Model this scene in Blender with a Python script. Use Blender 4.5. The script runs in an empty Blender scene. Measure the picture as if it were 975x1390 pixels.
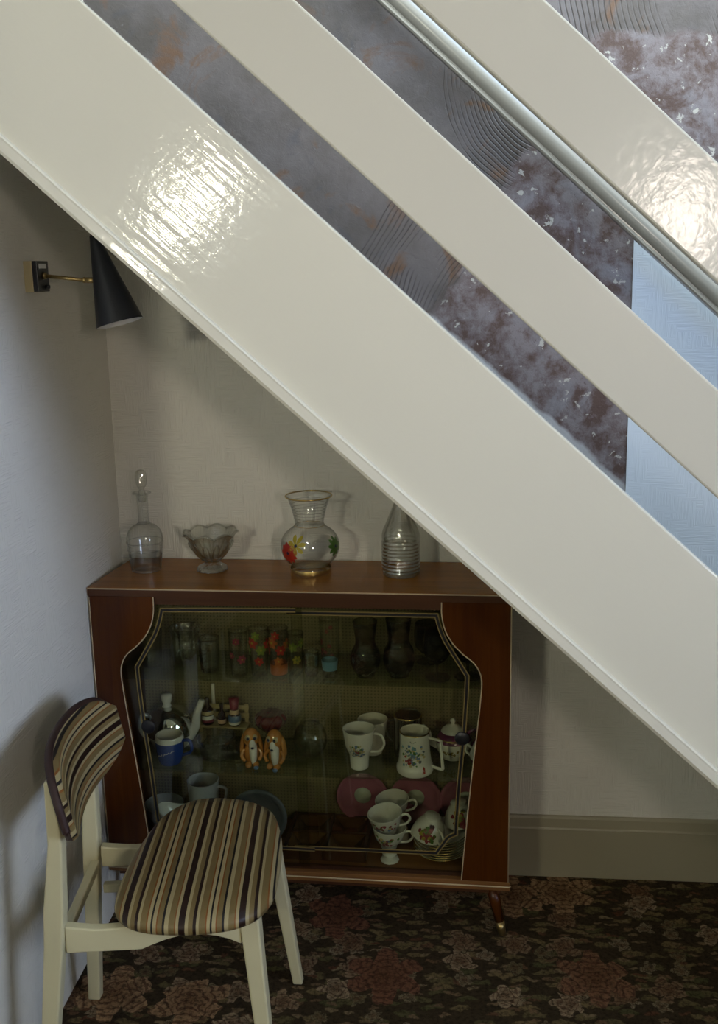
import bpy, bmesh, math, random
from mathutils import Vector, Matrix
random.seed(7)
pi = math.pi
SC = bpy.context.scene
COL = SC.collection

# ------------------------------------------------------------------ camera
cam_d = bpy.data.cameras.new('camera'); cam = bpy.data.objects.new('camera', cam_d); COL.objects.link(cam)
fw = Vector((-0.09620212, 0.97515338, -0.1995521)); rt = Vector((0.99536072, 0.09395031, -0.0207457)); up = Vector((0.00148226, 0.2006221, 0.97966758))
m = Matrix.Identity(4)
for i in range(3):
    m[i][0] = rt[i]; m[i][1] = up[i]; m[i][2] = -fw[i]
m.translation = Vector((0.9349, -2.6398, 1.70))
cam.matrix_world = m
cam_d.sensor_fit = 'VERTICAL'; cam_d.sensor_height = 36.0; cam_d.sensor_width = 36.0
cam_d.lens = 1360.34 * 36.0 / 1390.0
cam_d.shift_y = -45.0 / 1390.0
cam_d.clip_start = 0.02
SC.camera = cam

# ------------------------------------------------------------------ world, lights, exposure
w = bpy.data.worlds.new('world'); SC.world = w; w.use_nodes = True
w.node_tree.nodes['Background'].inputs[0].default_value = (0.94, 1.0, 0.93, 1)
w.node_tree.nodes['Background'].inputs[1].default_value = 5.5
SC.view_settings.view_transform = 'Standard'; SC.view_settings.look = 'None'
SC.view_settings.gamma = 1.0; SC.view_settings.use_curve_mapping = False
SC.view_settings.exposure = 0.0
SC.cycles.transparent_max_bounces = 40

def area(name, loc, target, sx, sy, power, col, spread=180):
    d = bpy.data.lights.new(name, 'AREA'); d.shape = 'RECTANGLE'; d.size = sx; d.size_y = sy
    d.energy = power; d.color = col; d.spread = math.radians(spread)
    o = bpy.data.objects.new(name, d); COL.objects.link(o); o.location = loc
    o.rotation_euler = (Vector(target) - Vector(loc)).to_track_quat('-Z', 'Y').to_euler()
    return o
area('window_light_left', (-0.43, -4.38, 2.09), (1.0, 0, 1.7), 0.24, 0.17, 4.2, (1.0, 0.95, 0.72), 80)
area('window_light_right', (2.06, -4.38, 1.93), (0.6, 0, 1.9), 0.19, 0.37, 4.6, (1.0, 0.86, 0.74), 80)
area('side_window_light', (3.48, -2.5, 1.45), (0, -1.0, 1.75), 1.3, 1.1, 12.5, (0.46, 0.60, 1.0), 85)
area('stairwell_light', (2.2, -0.45, 3.9), (1.0, -0.2, 1.8), 1.2, 0.7, 42, (0.30, 0.58, 1.0))

# ------------------------------------------------------------------ materials
def mat(name):
    m_ = bpy.data.materials.new(name); m_.use_nodes = True; return m_, m_.node_tree.nodes, m_.node_tree.links, m_.node_tree.nodes['Principled BSDF']
def L(c): return (c[0], c[1], c[2], 1)
def plain(name, col, rough=0.5, metal=0.0, coat=0.0, spec=0.5, noise=0.0, nscale=30):
    m_, N, K, b = mat(name)
    b.inputs['Base Color'].default_value = L(col); b.inputs['Roughness'].default_value = rough
    b.inputs['Metallic'].default_value = metal; b.inputs['Coat Weight'].default_value = coat; b.inputs['Coat Roughness'].default_value = .06
    b.inputs['Specular IOR Level'].default_value = spec
    if noise:
        t = N.new('ShaderNodeTexCoord'); n = N.new('ShaderNodeTexNoise'); n.inputs['Scale'].default_value = nscale; n.inputs['Detail'].default_value = 4
        K.new(t.outputs['Object'], n.inputs['Vector'])
        r = N.new('ShaderNodeMix'); r.data_type = 'RGBA'
        r.inputs[6].default_value = L([c*(1-noise) for c in col]); r.inputs[7].default_value = L([min(1, c*(1+noise)) for c in col])
        K.new(n.outputs['Fac'], r.inputs[0]); K.new(r.outputs[2], b.inputs['Base Color'])
    return m_
def mth(N, K, op, a, b=None, c=None, clamp=False):
    n = N.new('ShaderNodeMath'); n.operation = op; n.use_clamp = clamp
    for i, v in enumerate((a, b, c)):
        if v is None: continue
        if isinstance(v, (int, float)): n.inputs[i].default_value = v
        else: K.new(v, n.inputs[i])
    return n.outputs[0]
def mixc(N, K, f, a, b, mode='MIX'):
    n = N.new('ShaderNodeMix'); n.data_type = 'RGBA'; n.blend_type = mode; n.clamp_factor = True
    for i, v in ((0, f), (6, a), (7, b)):
        if isinstance(v, (int, float)): n.inputs[i].default_value = v
        elif isinstance(v, (tuple, list)): n.inputs[i].default_value = L(v)
        else: K.new(v, n.inputs[i])
    return n.outputs[2]
def ramp(N, K, f, stops, const=False):
    n = N.new('ShaderNodeValToRGB'); e = n.color_ramp.elements
    if const: n.color_ramp.interpolation = 'CONSTANT'
    while len(e) < len(stops): e.new(0.5)
    for i, (p, c) in enumerate(stops):
        e[i].position = p; e[i].color = L(c) if isinstance(c, (tuple, list)) else (c, c, c, 1)
    K.new(f, n.inputs[0]); return n.outputs[0]
def coords(N, K, kind='Object', rot=(0, 0, 0), scale=(1, 1, 1), loc=(0, 0, 0)):
    t = N.new('ShaderNodeTexCoord'); mp = N.new('ShaderNodeMapping')
    mp.inputs['Rotation'].default_value = rot; mp.inputs['Scale'].default_value = scale; mp.inputs['Location'].default_value = loc
    K.new(t.outputs[kind], mp.inputs[0]); return mp.outputs[0]
def noise(N, K, v, scale, detail=4, rough=0.5, dist=0.0):
    n = N.new('ShaderNodeTexNoise'); n.inputs['Scale'].default_value = scale; n.inputs['Detail'].default_value = detail
    n.inputs['Roughness'].default_value = rough; n.inputs['Distortion'].default_value = dist
    K.new(v, n.inputs['Vector']); return n.outputs['Fac']
def bump(N, K, b, h, strength, dist):
    n = N.new('ShaderNodeBump'); n.inputs['Strength'].default_value = strength; n.inputs['Distance'].default_value = dist
    K.new(h, n.inputs['Height']); K.new(n.outputs[0], b.inputs['Normal']); return n

STAIR = math.radians(42.5)
def gloss_paint(name, col, rough=.2, streak=.6, fine=.35):
    m_, N, K, b = mat(name)
    v = coords(N, K, rot=(0, -STAIR, 0)); 
    mp = N.new('ShaderNodeMapping'); mp.inputs['Scale'].default_value = (5, 60, 75); K.new(v, mp.inputs[0])
    n1 = noise(N, K, mp.outputs[0], 1.0, 3)
    n2 = noise(N, K, v, 60, 3)
    n3 = noise(N, K, v, 3, 2)
    h = mth(N, K, 'ADD', mth(N, K, 'MULTIPLY', n1, streak), mth(N, K, 'MULTIPLY', n2, fine))
    bn = N.new('ShaderNodeBump'); bn.inputs['Strength'].default_value = .62; bn.inputs['Distance'].default_value = .0018
    K.new(h, bn.inputs['Height']); K.new(bn.outputs[0], b.inputs['Coat Normal'])
    bump(N, K, b, h, 0.12, 0.0014)
    b.inputs['Coat Weight'].default_value = .55; b.inputs['Coat Roughness'].default_value = rough
    K.new(mixc(N, K, n3, [c*.97 for c in col], [c*1.03 for c in col]), b.inputs['Base Color'])
    b.inputs['Roughness'].default_value = .5; b.inputs['Specular IOR Level'].default_value = .12
    return m_
M = {}
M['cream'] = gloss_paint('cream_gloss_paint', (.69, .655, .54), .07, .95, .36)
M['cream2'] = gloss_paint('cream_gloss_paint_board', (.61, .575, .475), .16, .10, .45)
M['chaircream'] = plain('chair_cream_paint', (.62, .57, .36), .35, noise=.05, nscale=12)
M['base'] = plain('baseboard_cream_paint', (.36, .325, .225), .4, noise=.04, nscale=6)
M['railgrey'] = gloss_paint('rail_grey_gloss', (.19, .19, .175), .2, .2, .1)
M['white'] = plain('ceiling_white', (.75, .74, .70), .8, noise=.03)
M['tread'] = plain('tread_carpet', (.10, .07, .06), .95, noise=.3, nscale=60)

def wallpaper(name, col, deep=.5):
    m_, N, K, b = mat(name)
    v = coords(N, K)
    vo = N.new('ShaderNodeTexVoronoi'); vo.distance = 'CHEBYCHEV'; vo.inputs['Scale'].default_value = 26; vo.inputs['Randomness'].default_value = .8; K.new(v, vo.inputs['Vector'])
    sep = N.new('ShaderNodeSeparateColor'); K.new(vo.outputs['Color'], sep.inputs[0])
    pick = mth(N, K, 'GREATER_THAN', sep.outputs[0], .5)
    mh = N.new('ShaderNodeMapping'); mh.inputs['Scale'].default_value = (18, 18, 260); K.new(v, mh.inputs[0])
    mv = N.new('ShaderNodeMapping'); mv.inputs['Scale'].default_value = (260, 260, 18); K.new(v, mv.inputs[0])
    nh = noise(N, K, mh.outputs[0], 1, 2); nv = noise(N, K, mv.outputs[0], 1, 2)
    h = mth(N, K, 'ADD', mth(N, K, 'MULTIPLY', nh, pick), mth(N, K, 'MULTIPLY', nv, mth(N, K, 'SUBTRACT', 1, pick)))
    bump(N, K, b, h, deep, 0.006)
    K.new(mixc(N, K, noise(N, K, v, 2, 3), [c*.94 for c in col], [c*1.04 for c in col]), b.inputs['Base Color'])
    b.inputs['Roughness'].default_value = .75
    return m_
M['paper'] = wallpaper('embossed_wallpaper', (.76, .74, .66), .6)
M['paperblue'] = wallpaper('painted_embossed_wallpaper', (.50, .58, .70), .18)

def plaster():
    m_, N, K, b = mat('bare_plaster')
    t = N.new('ShaderNodeTexCoord'); v = t.outputs['Object']
    s = N.new('ShaderNodeSeparateXYZ'); K.new(v, s.inputs[0]); X, Z = s.outputs[0], s.outputs[2]
    nb = noise(N, K, v, 9, 4); nlow = noise(N, K, v, 4, 2); nbig = noise(N, K, v, 3.2, 5, .6); nm = noise(N, K, v, 15, 7, .7, .15); nk = noise(N, K, v, 34, 4, .6, .4); nf = noise(N, K, v, 48, 5, .7, 1.0); n4 = noise(N, K, v, 6.5, 5, .6, 1.2)
    # skimmed zone / mottled zone
    a = mth(N, K, 'SUBTRACT', mth(N, K, 'MULTIPLY', mth(N, K, 'SUBTRACT', X, .91), .86), mth(N, K, 'MULTIPLY', mth(N, K, 'SUBTRACT', Z, 1.66), .5))
    a = mth(N, K, 'ADD', a, mth(N, K, 'MULTIPLY', mth(N, K, 'SUBTRACT', nb, .5), .12))
    rough = mth(N, K, 'MULTIPLY', a, 60, clamp=True)
    rough = mth(N, K, 'MULTIPLY', rough, mth(N, K, 'SUBTRACT', 1, mth(N, K, 'MULTIPLY', mth(N, K, 'SUBTRACT', mth(N, K, 'ADD', Z, mth(N, K, 'MULTIPLY', nb, .1)), 2.30), 60, clamp=True)))
    # trowel comb arcs: rings about two centres
    def rings(cx, cz, freq, r0, r1):
        dx = mth(N, K, 'SUBTRACT', X, cx); dz = mth(N, K, 'SUBTRACT', Z, cz)
        d = mth(N, K, 'SQRT', mth(N, K, 'ADD', mth(N, K, 'MULTIPLY', dx, dx), mth(N, K, 'MULTIPLY', dz, dz)))
        d = mth(N, K, 'ADD', d, mth(N, K, 'MULTIPLY', nlow, .05)); 
        wv = mth(N, K, 'SINE', mth(N, K, 'MULTIPLY', d, freq))
        wv = mth(N, K, 'POWER', mth(N, K, 'ABSOLUTE', wv), 14.0)
        msk = mth(N, K, 'MULTIPLY', mth(N, K, 'GREATER_THAN', d, r0), mth(N, K, 'LESS_THAN', d, r1))
        msk = mth(N, K, 'MULTIPLY', msk, mth(N, K, 'MULTIPLY', mth(N, K, 'SUBTRACT', noise(N, K, v, 5, 2), .38), 8, clamp=True))
        return mth(N, K, 'MULTIPLY', wv, msk)
    r1 = mth(N, K, 'MULTIPLY', rings(1.22, 1.50, 260, .12, .62), mth(N, K, 'LESS_THAN', Z, 1.88)); r2 = mth(N, K, 'MULTIPLY', rings(1.18, 2.16, 300, .03, .30), mth(N, K, 'LESS_THAN', Z, 2.235)); r3 = mth(N, K, 'MULTIPLY', rings(1.9, 2.42, 240, .1, .75), mth(N, K, 'GREATER_THAN', Z, 2.235))
    lines = mth(N, K, 'MULTIPLY', mth(N, K, 'MAXIMUM', mth(N, K, 'MAXIMUM', r1, r2), r3), mth(N, K, 'SUBTRACT', 1, rough))
    skim = mixc(N, K, ramp(N, K, nbig, [(.38, 0.), (.62, 1.)]), (.062, .054, .052), (.115, .105, .115))
    skim = mixc(N, K, ramp(N, K, n4, [(.55, 0.), (.66, 1.)]), skim, (.105, .058, .035))
    skim = mixc(N, K, ramp(N, K, n4, [(.30, .8), (.40, 0.)]), skim, (.055, .055, .070))
    skim = mixc(N, K, ramp(N, K, nf, [(.66, 0.), (.72, .6)]), skim, (.20, .20, .23))
    mot = mixc(N, K, ramp(N, K, nm, [(.42, 0.), (.58, 1.)]), (.062, .036, .032), (.155, .138, .155))
    mot = mixc(N, K, ramp(N, K, n4, [(.52, 0.), (.66, .8)]), mot, (.17, .165, .195))
    mot = mixc(N, K, ramp(N, K, nk, [(.63, 0.), (.655, 1.)]), mot, (.34, .34, .33))
    mot = mixc(N, K, ramp(N, K, nf, [(.30, .8), (.38, 0.)]), mot, (.05, .03, .03))
    c = mixc(N, K, rough, skim, mot)
    edge = mth(N, K, 'SUBTRACT', 1, mth(N, K, 'MULTIPLY', mth(N, K, 'ABSOLUTE', a), 160, clamp=True))
    c = mixc(N, K, mth(N, K, 'MULTIPLY', edge, .5), c, (.05, .035, .03))
    c = mixc(N, K, mth(N, K, 'MULTIPLY', lines, .75), c, (.035, .028, .028))
    # pale filler strip left along the foot of the wall above the stairs
    q = mth(N, K, 'ADD', Z, mth(N, K, 'MULTIPLY', X, .895))
    q = mth(N, K, 'ADD', q, mth(N, K, 'MULTIPLY', mth(N, K, 'SUBTRACT', nb, .5), .07))
    strip = mth(N, K, 'MULTIPLY', mth(N, K, 'SUBTRACT', 2.385, q), 80, clamp=True)
    zone = mth(N, K, 'ADD', rough, mth(N, K, 'LESS_THAN', mth(N, K, 'ADD', X, mth(N, K, 'MULTIPLY', nb, .1)), .33), clamp=True)
    c = mixc(N, K, mth(N, K, 'MULTIPLY', strip, mth(N, K, 'MULTIPLY', zone, .8)), c, (.36, .38, .42))
    K.new(c, b.inputs['Base Color'])
    h = mth(N, K, 'SUBTRACT', mth(N, K, 'ADD', mth(N, K, 'MULTIPLY', nf, .5), nm), lines)
    bump(N, K, b, h, .55, .004)
    K.new(ramp(N, K, nm, [(.3, .45), (.7, .75)]), b.inputs['Roughness'])
    return m_
M['plaster'] = plaster()

def wood(name, c1, c2, rough=.28, axis='X', scale=1.0):
    m_, N, K, b = mat(name)
    sc = {'X': (1.2, 22, 22), 'Z': (24, 24, 1.3), 'Y': (22, 1.2, 22)}[axis]
    v = coords(N, K, scale=[s*scale for s in sc])
    n1 = noise(N, K, v, 1.3, 5, .6, .8); n2 = noise(N, K, v, 8, 3, .6)
    f = mth(N, K, 'ADD', mth(N, K, 'MULTIPLY', n1, .75), mth(N, K, 'MULTIPLY', n2, .25))
    K.new(ramp(N, K, f, [(.35, c1), (.65, c2)]), b.inputs['Base Color'])
    b.inputs['Roughness'].default_value = rough; b.inputs['Specular IOR Level'].default_value = .28; bump(N, K, b, n2, .06, .001)
    return m_
M['top'] = wood('teak_top', (.22, .080, .006), (.30, .115, .012), .27, 'X')
M['mahog'] = wood('mahogany_front', (.050, .012, .0016), (.085, .024, .003), .26, 'Z')
M['wooddark'] = wood('dark_wood', (.055, .022, .010), (.085, .035, .016), .35, 'X')
M['woodin'] = wood('interior_wood', (.17, .075, .022), (.23, .105, .035), .35, 'X')
M['trimcream'] = plain('ivory_piping', (.52, .42, .26), .4)
M['black'] = plain('black_satin', (.012, .013, .016), .35)
M['shadeblack'] = plain('lamp_black', (.010, .012, .016), .42)
M['innerwhite'] = plain('lamp_inner_white', (.7, .7, .68), .5)
M['brass'] = plain('aged_brass', (.42, .31, .13), .35, .9, noise=.15, nscale=60)
M['brasspale'] = plain('lamp_base_gold', (.45, .38, .22), .45, .3)
M['gold'] = plain('gold_line', (.26, .19, .06), .45, .2)
M['gilt'] = plain('gilt', (.62, .45, .16), .25, .9)
M['chrome'] = plain('chrome', (.75, .76, .78), .08, 1.0)
M['china'] = plain('white_china', (.76, .74, .68), .12, coat=.5)
M['chinain'] = plain('cream_china', (.74, .70, .60), .15, coat=.4)
M['chinagrey'] = plain('pale_grey_china', (.42, .44, .47), .18, coat=.4)
M['blueglaze'] = plain('blue_glaze', (.016, .05, .26), .15, coat=.5)
M['amber'] = plain('amber_glaze', (.52, .22, .05), .1, coat=.8, noise=.25, nscale=35)
M['darkred'] = plain('dark_red_gloss', (.10, .008, .008), .08, coat=.8)
M['purple'] = plain('plum_glaze', (.16, .025, .10), .12, coat=.5)
M['pink'] = plain('rose_pink_glaze', (.36, .12, .17), .2, coat=.3)
M['pinkc'] = plain('pale_green_centre', (.48, .52, .42), .3)
M['red'] = plain('enamel_red', (.36, .025, .014), .3)
M['orange'] = plain('enamel_orange', (.38, .10, .02), .3)
M['yellow'] = plain('enamel_yellow', (.38, .32, .03), .3)
M['green'] = plain('enamel_green', (.07, .17, .03), .3)
M['lime'] = plain('enamel_lime', (.18, .24, .03), .3)
M['darkblue'] = plain('enamel_navy', (.015, .02, .06), .3)
M['bluep'] = plain('print_blue', (.12, .20, .36), .3)
M['bluel'] = plain('band_pale_blue', (.16, .33, .42), .3)
M['wine'] = plain('print_wine', (.25, .03, .05), .3)
M['tan'] = plain('pale_wood', (.50, .40, .20), .5, noise=.1, nscale=80)
M['bottlebrown'] = plain('dark_brown_glass', (.035, .015, .012), .12, coat=.5)
M['bronze'] = plain('bronze_brown', (.16, .075, .02), .22, .5, coat=.3)
M['pewter'] = plain('dull_pewter', (.12, .14, .155), .45, .2)
M['skin'] = plain('face_peach', (.62, .42, .26), .5)

def glass(name, tint=(.96, .97, .96), edge=(.45, .48, .46), base=.04, top=.65, power=2.5, rough=.02, ridge=None):
    m_, N, K, b = mat(name); N.remove(b); out = N['Material Output']
    lw = N.new('ShaderNodeLayerWeight'); lw.inputs[0].default_value = .5
    fac = mth(N, K, 'POWER', lw.outputs['Facing'], power)
    tr = N.new('ShaderNodeBsdfTransparent'); gl = N.new('ShaderNodeBsdfGlossy'); gl.inputs['Roughness'].default_value = rough
    K.new(mixc(N, K, fac, tint, edge), tr.inputs[0])
    mx = N.new('ShaderNodeMixShader')
    K.new(mth(N, K, 'ADD', mth(N, K, 'MULTIPLY', fac, top-base), base), mx.inputs[0])
    K.new(tr.outputs[0], mx.inputs[1]); K.new(gl.outputs[0], mx.inputs[2]); K.new(mx.outputs[0], out.inputs[0])
    if ridge:
        v = coords(N, K); wv = noise(N, K, v, ridge, 2)
        bn = N.new('ShaderNodeBump'); bn.inputs['Strength'].default_value = .6; bn.inputs['Distance'].default_value = .003
        K.new(wv, bn.inputs['Height']); K.new(bn.outputs[0], gl.inputs['Normal']); K.new(bn.outputs[0], lw.inputs['Normal'])
    return m_
M['glass'] = glass('clear_glass', (.985,.99,.985), (.60,.62,.60), .05, .55, 3)
M['cut'] = glass('pressed_glass', (.97, .975, .95), (.46, .46, .40), .12, .75, 1.9, .04, ridge=110)
M['etched'] = glass('frosted_band_glass', (.78, .80, .78), (.5, .5, .48), .12, .5, 2, .35)
M['smoke'] = glass('smoked_glass', (.62, .64, .60), (.14, .15, .13), .05, .45, 2.0)
M['door'] = glass('door_glass', (.86, .88, .80), (.7, .7, .65), .045, .5, 4)
M['shelf'] = glass('shelf_glass', (.86, .90, .84), (.35, .45, .40), .06, .5, 3)
M['redglass'] = glass('ruby_glass', (.25, .01, .01), (.06, .0, .0), .08, .5, 2)
M['pane'] = glass('window_glass', (.95, .96, .97), (.7, .75, .75), .04, .5, 4)
def goldglass():
    return glass('amber_lustre_glass', (.55, .45, .18), (.3, .2, .05), .2, .7, 1.5, .15)
M['lustre'] = goldglass()

def backing():
    m_, N, K, b = mat('perforated_backing')
    v = coords(N, K)
    s = N.new('ShaderNodeSeparateXYZ'); K.new(v, s.inputs[0])
    def cell(o):
        f = mth(N, K, 'FRACT', mth(N, K, 'MULTIPLY', o, 105)); d = mth(N, K, 'SUBTRACT', f, .5); return mth(N, K, 'MULTIPLY', d, d)
    d = mth(N, K, 'ADD', cell(s.outputs[0]), cell(s.outputs[2]))
    hole = mth(N, K, 'LESS_THAN', d, .07)
    c = mixc(N, K, noise(N, K, v, 4, 3), (.20, .165, .075), (.27, .225, .105))
    K.new(mixc(N, K, mth(N, K, 'MULTIPLY', hole, .55), c, (.05, .04, .02)), b.inputs['Base Color'])
    b.inputs['Roughness'].default_value = .5
    bump(N, K, b, mth(N, K, 'SUBTRACT', 1, hole), .3, .001)
    return m_
M['backing'] = backing()

def fabric():
    m_, N, K, b = mat('striped_fabric')
    t = N.new('ShaderNodeTexCoord'); s = N.new('ShaderNodeSeparateXYZ'); K.new(t.outputs['UV'], s.inputs[0])
    D, C, T, R, Bk = (.022, .009, .006), (.40, .325, .165), (.205, .145, .055), (.24, .085, .015), (.010, .008, .009)
    seq = [(D, 12), (C, 6), (T, 9), (D, 6), (C, 5), (T, 12), (R, 2.5), (C, 6), (Bk, 3.5), (C, 7), (R, 2.5), (T, 9), (Bk, 4), (C, 8), (T, 11), (R, 2), (C, 6)]
    tot = sum(w_ for _, w_ in seq); stops = []; a = 0
    for c, w_ in seq: stops.append((a/tot, c)); a += w_
    f = mth(N, K, 'FRACT', mth(N, K, 'DIVIDE', s.outputs[0], tot*1.06/1000.0))
    c = ramp(N, K, f, stops, True)
    weave = noise(N, K, coords(N, K, scale=(1, 1, 1)), 500, 2)
    K.new(mixc(N, K, weave, c, mixc(N, K, .18, c, (0, 0, 0))), b.inputs['Base Color'])
    b.inputs['Roughness'].default_value = .42; b.inputs['Specular IOR Level'].default_value = .35
    bump(N, K, b, weave, .15, .0005)
    return m_
M['fabric'] = fabric()
M['fabbrown'] = plain('brown_fabric_edge', (.030, .011, .008), .6)

def carpet():
    m_, N, K, b = mat('floral_carpet')
    t = N.new('ShaderNodeTexCoord'); v = t.outputs['Object']
    def rnd(o): 
        s = N.new('ShaderNodeSeparateColor'); K.new(o, s.inputs[0]); return s.outputs
    warp = N.new('ShaderNodeVectorMath'); warp.operation = 'ADD'
    nz = N.new('ShaderNodeTexNoise'); nz.inputs['Scale'].default_value = 26; nz.inputs['Detail'].default_value = 4; K.new(v, nz.inputs['Vector'])
    sc_ = N.new('ShaderNodeVectorMath'); sc_.operation = 'SCALE'; sc_.inputs['Scale'].default_value = .045; K.new(nz.outputs['Color'], sc_.inputs[0])
    K.new(v, warp.inputs[0]); K.new(sc_.outputs[0], warp.inputs[1]); vw = warp.outputs[0]
    def flower(scale, petals, r, off):
        mp = N.new('ShaderNodeMapping'); mp.inputs['Location'].default_value = off; mp.inputs['Scale'].default_value = (1, 1, 0); K.new(vw, mp.inputs[0])
        vo = N.new('ShaderNodeTexVoronoi'); vo.voronoi_dimensions = '2D'; vo.inputs['Scale'].default_value = scale; vo.inputs['Randomness'].default_value = .8
        K.new(mp.outputs[0], vo.inputs['Vector'])
        sub = N.new('ShaderNodeVectorMath'); sub.operation = 'SUBTRACT'; K.new(mp.outputs[0], sub.inputs[0]); K.new(vo.outputs['Position'], sub.inputs[1])
        s = N.new('ShaderNodeSeparateXYZ'); K.new(sub.outputs[0], s.inputs[0])
        ang = mth(N, K, 'ARCTAN2', s.outputs[1], s.outputs[0])
        rr = mth(N, K, 'MULTIPLY', vo.outputs['Distance'], 1.0)
        lob = mth(N, K, 'ABSOLUTE', mth(N, K, 'SINE', mth(N, K, 'MULTIPLY', ang, petals/2.0)))
        lim = mth(N, K, 'MULTIPLY', mth(N, K, 'ADD', mth(N, K, 'MULTIPLY', lob, .45), .55), r)
        msk = mth(N, K, 'MULTIPLY', mth(N, K, 'SUBTRACT', lim, rr), 60, clamp=True)
        ring = mth(N, K, 'ABSOLUTE', mth(N, K, 'SINE', mth(N, K, 'ADD', mth(N, K, 'MULTIPLY', rr, 34), mth(N, K, 'MULTIPLY', lob, 1.6))))
        return msk, ring, rnd(vo.outputs['Color']), mth(N, K, 'DIVIDE', rr, lim, clamp=True)
    bgc = mixc(N, K, noise(N, K, v, 14, 3), (.032, .023, .012), (.070, .050, .027))
    # leaves: stretched cells
    mp = N.new('ShaderNodeMapping'); mp.inputs['Rotation'].default_value = (0, 0, .7); mp.inputs['Scale'].default_value = (12, 34, 0); K.new(vw, mp.inputs[0])
    vo = N.new('ShaderNodeTexVoronoi'); vo.voronoi_dimensions = '2D'; vo.inputs['Scale'].default_value = 1; K.new(mp.outputs[0], vo.inputs['Vector'])
    cc = rnd(vo.outputs['Color'])
    lm = mth(N, K, 'MULTIPLY', mth(N, K, 'SUBTRACT', .36, vo.outputs['Distance']), 12, clamp=True)
    lm = mth(N, K, 'MULTIPLY', lm, mth(N, K, 'GREATER_THAN', cc[1], .25))
    leafc = mixc(N, K, cc[0], (.085, .080, .032), (.20, .14, .065))
    c = mixc(N, K, lm, bgc, leafc)
    mp = N.new('ShaderNodeMapping'); mp.inputs['Rotation'].default_value = (0, 0, -.9); mp.inputs['Scale'].default_value = (17, 48, 0); K.new(vw, mp.inputs[0])
    vo = N.new('ShaderNodeTexVoronoi'); vo.voronoi_dimensions = '2D'; vo.inputs['Scale'].default_value = 1; K.new(mp.outputs[0], vo.inputs['Vector'])
    cc = rnd(vo.outputs['Color'])
    lm = mth(N, K, 'MULTIPLY', mth(N, K, 'SUBTRACT', .30, vo.outputs['Distance']), 12, clamp=True)
    lm = mth(N, K, 'MULTIPLY', lm, mth(N, K, 'GREATER_THAN', cc[1], .4))
    c = mixc(N, K, lm, c, mixc(N, K, cc[0], (.12, .05, .026), (.24, .175, .095)))
    for scale, pet, r, off, thr, ca, cb in ((15, 5, .36, (7, 2, 0), .62, (.16, .14, .07), (.30, .24, .15)), (7.5, 5, .34, (3, 1, 0), .55, (.20, .12, .065), (.38, .28, .17)), (4.3, 6, .44, (0, 0, 0), .45, (.17, .06, .036), (.46, .29, .15))):
        msk, ring, cc, rad = flower(scale, pet, r, off)
        msk = mth(N, K, 'MULTIPLY', msk, mth(N, K, 'GREATER_THAN', cc[0], thr))
        pc = mixc(N, K, cc[1], ca, cb)
        pc = mixc(N, K, mth(N, K, 'MULTIPLY', mth(N, K, 'LESS_THAN', ring, .42), .7), pc, (.075, .030, .020))
        pc = mixc(N, K, mth(N, K, 'MULTIPLY', mth(N, K, 'SUBTRACT', 1, rad), .75), pc, (.10, .045, .02))
        c = mixc(N, K, msk, c, pc)
    grain = noise(N, K, v, 95, 4, .65)
    c = mixc(N, K, ramp(N, K, grain, [(.36, .75), (.56, 0.)]), c, (.018, .013, .008))
    K.new(c, b.inputs['Base Color']); b.inputs['Roughness'].default_value = .95; b.inputs['Specular IOR Level'].default_value = .1
    bump(N, K, b, noise(N, K, v, 350, 2), .5, .003)
    return m_
M['carpet'] = carpet()

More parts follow.
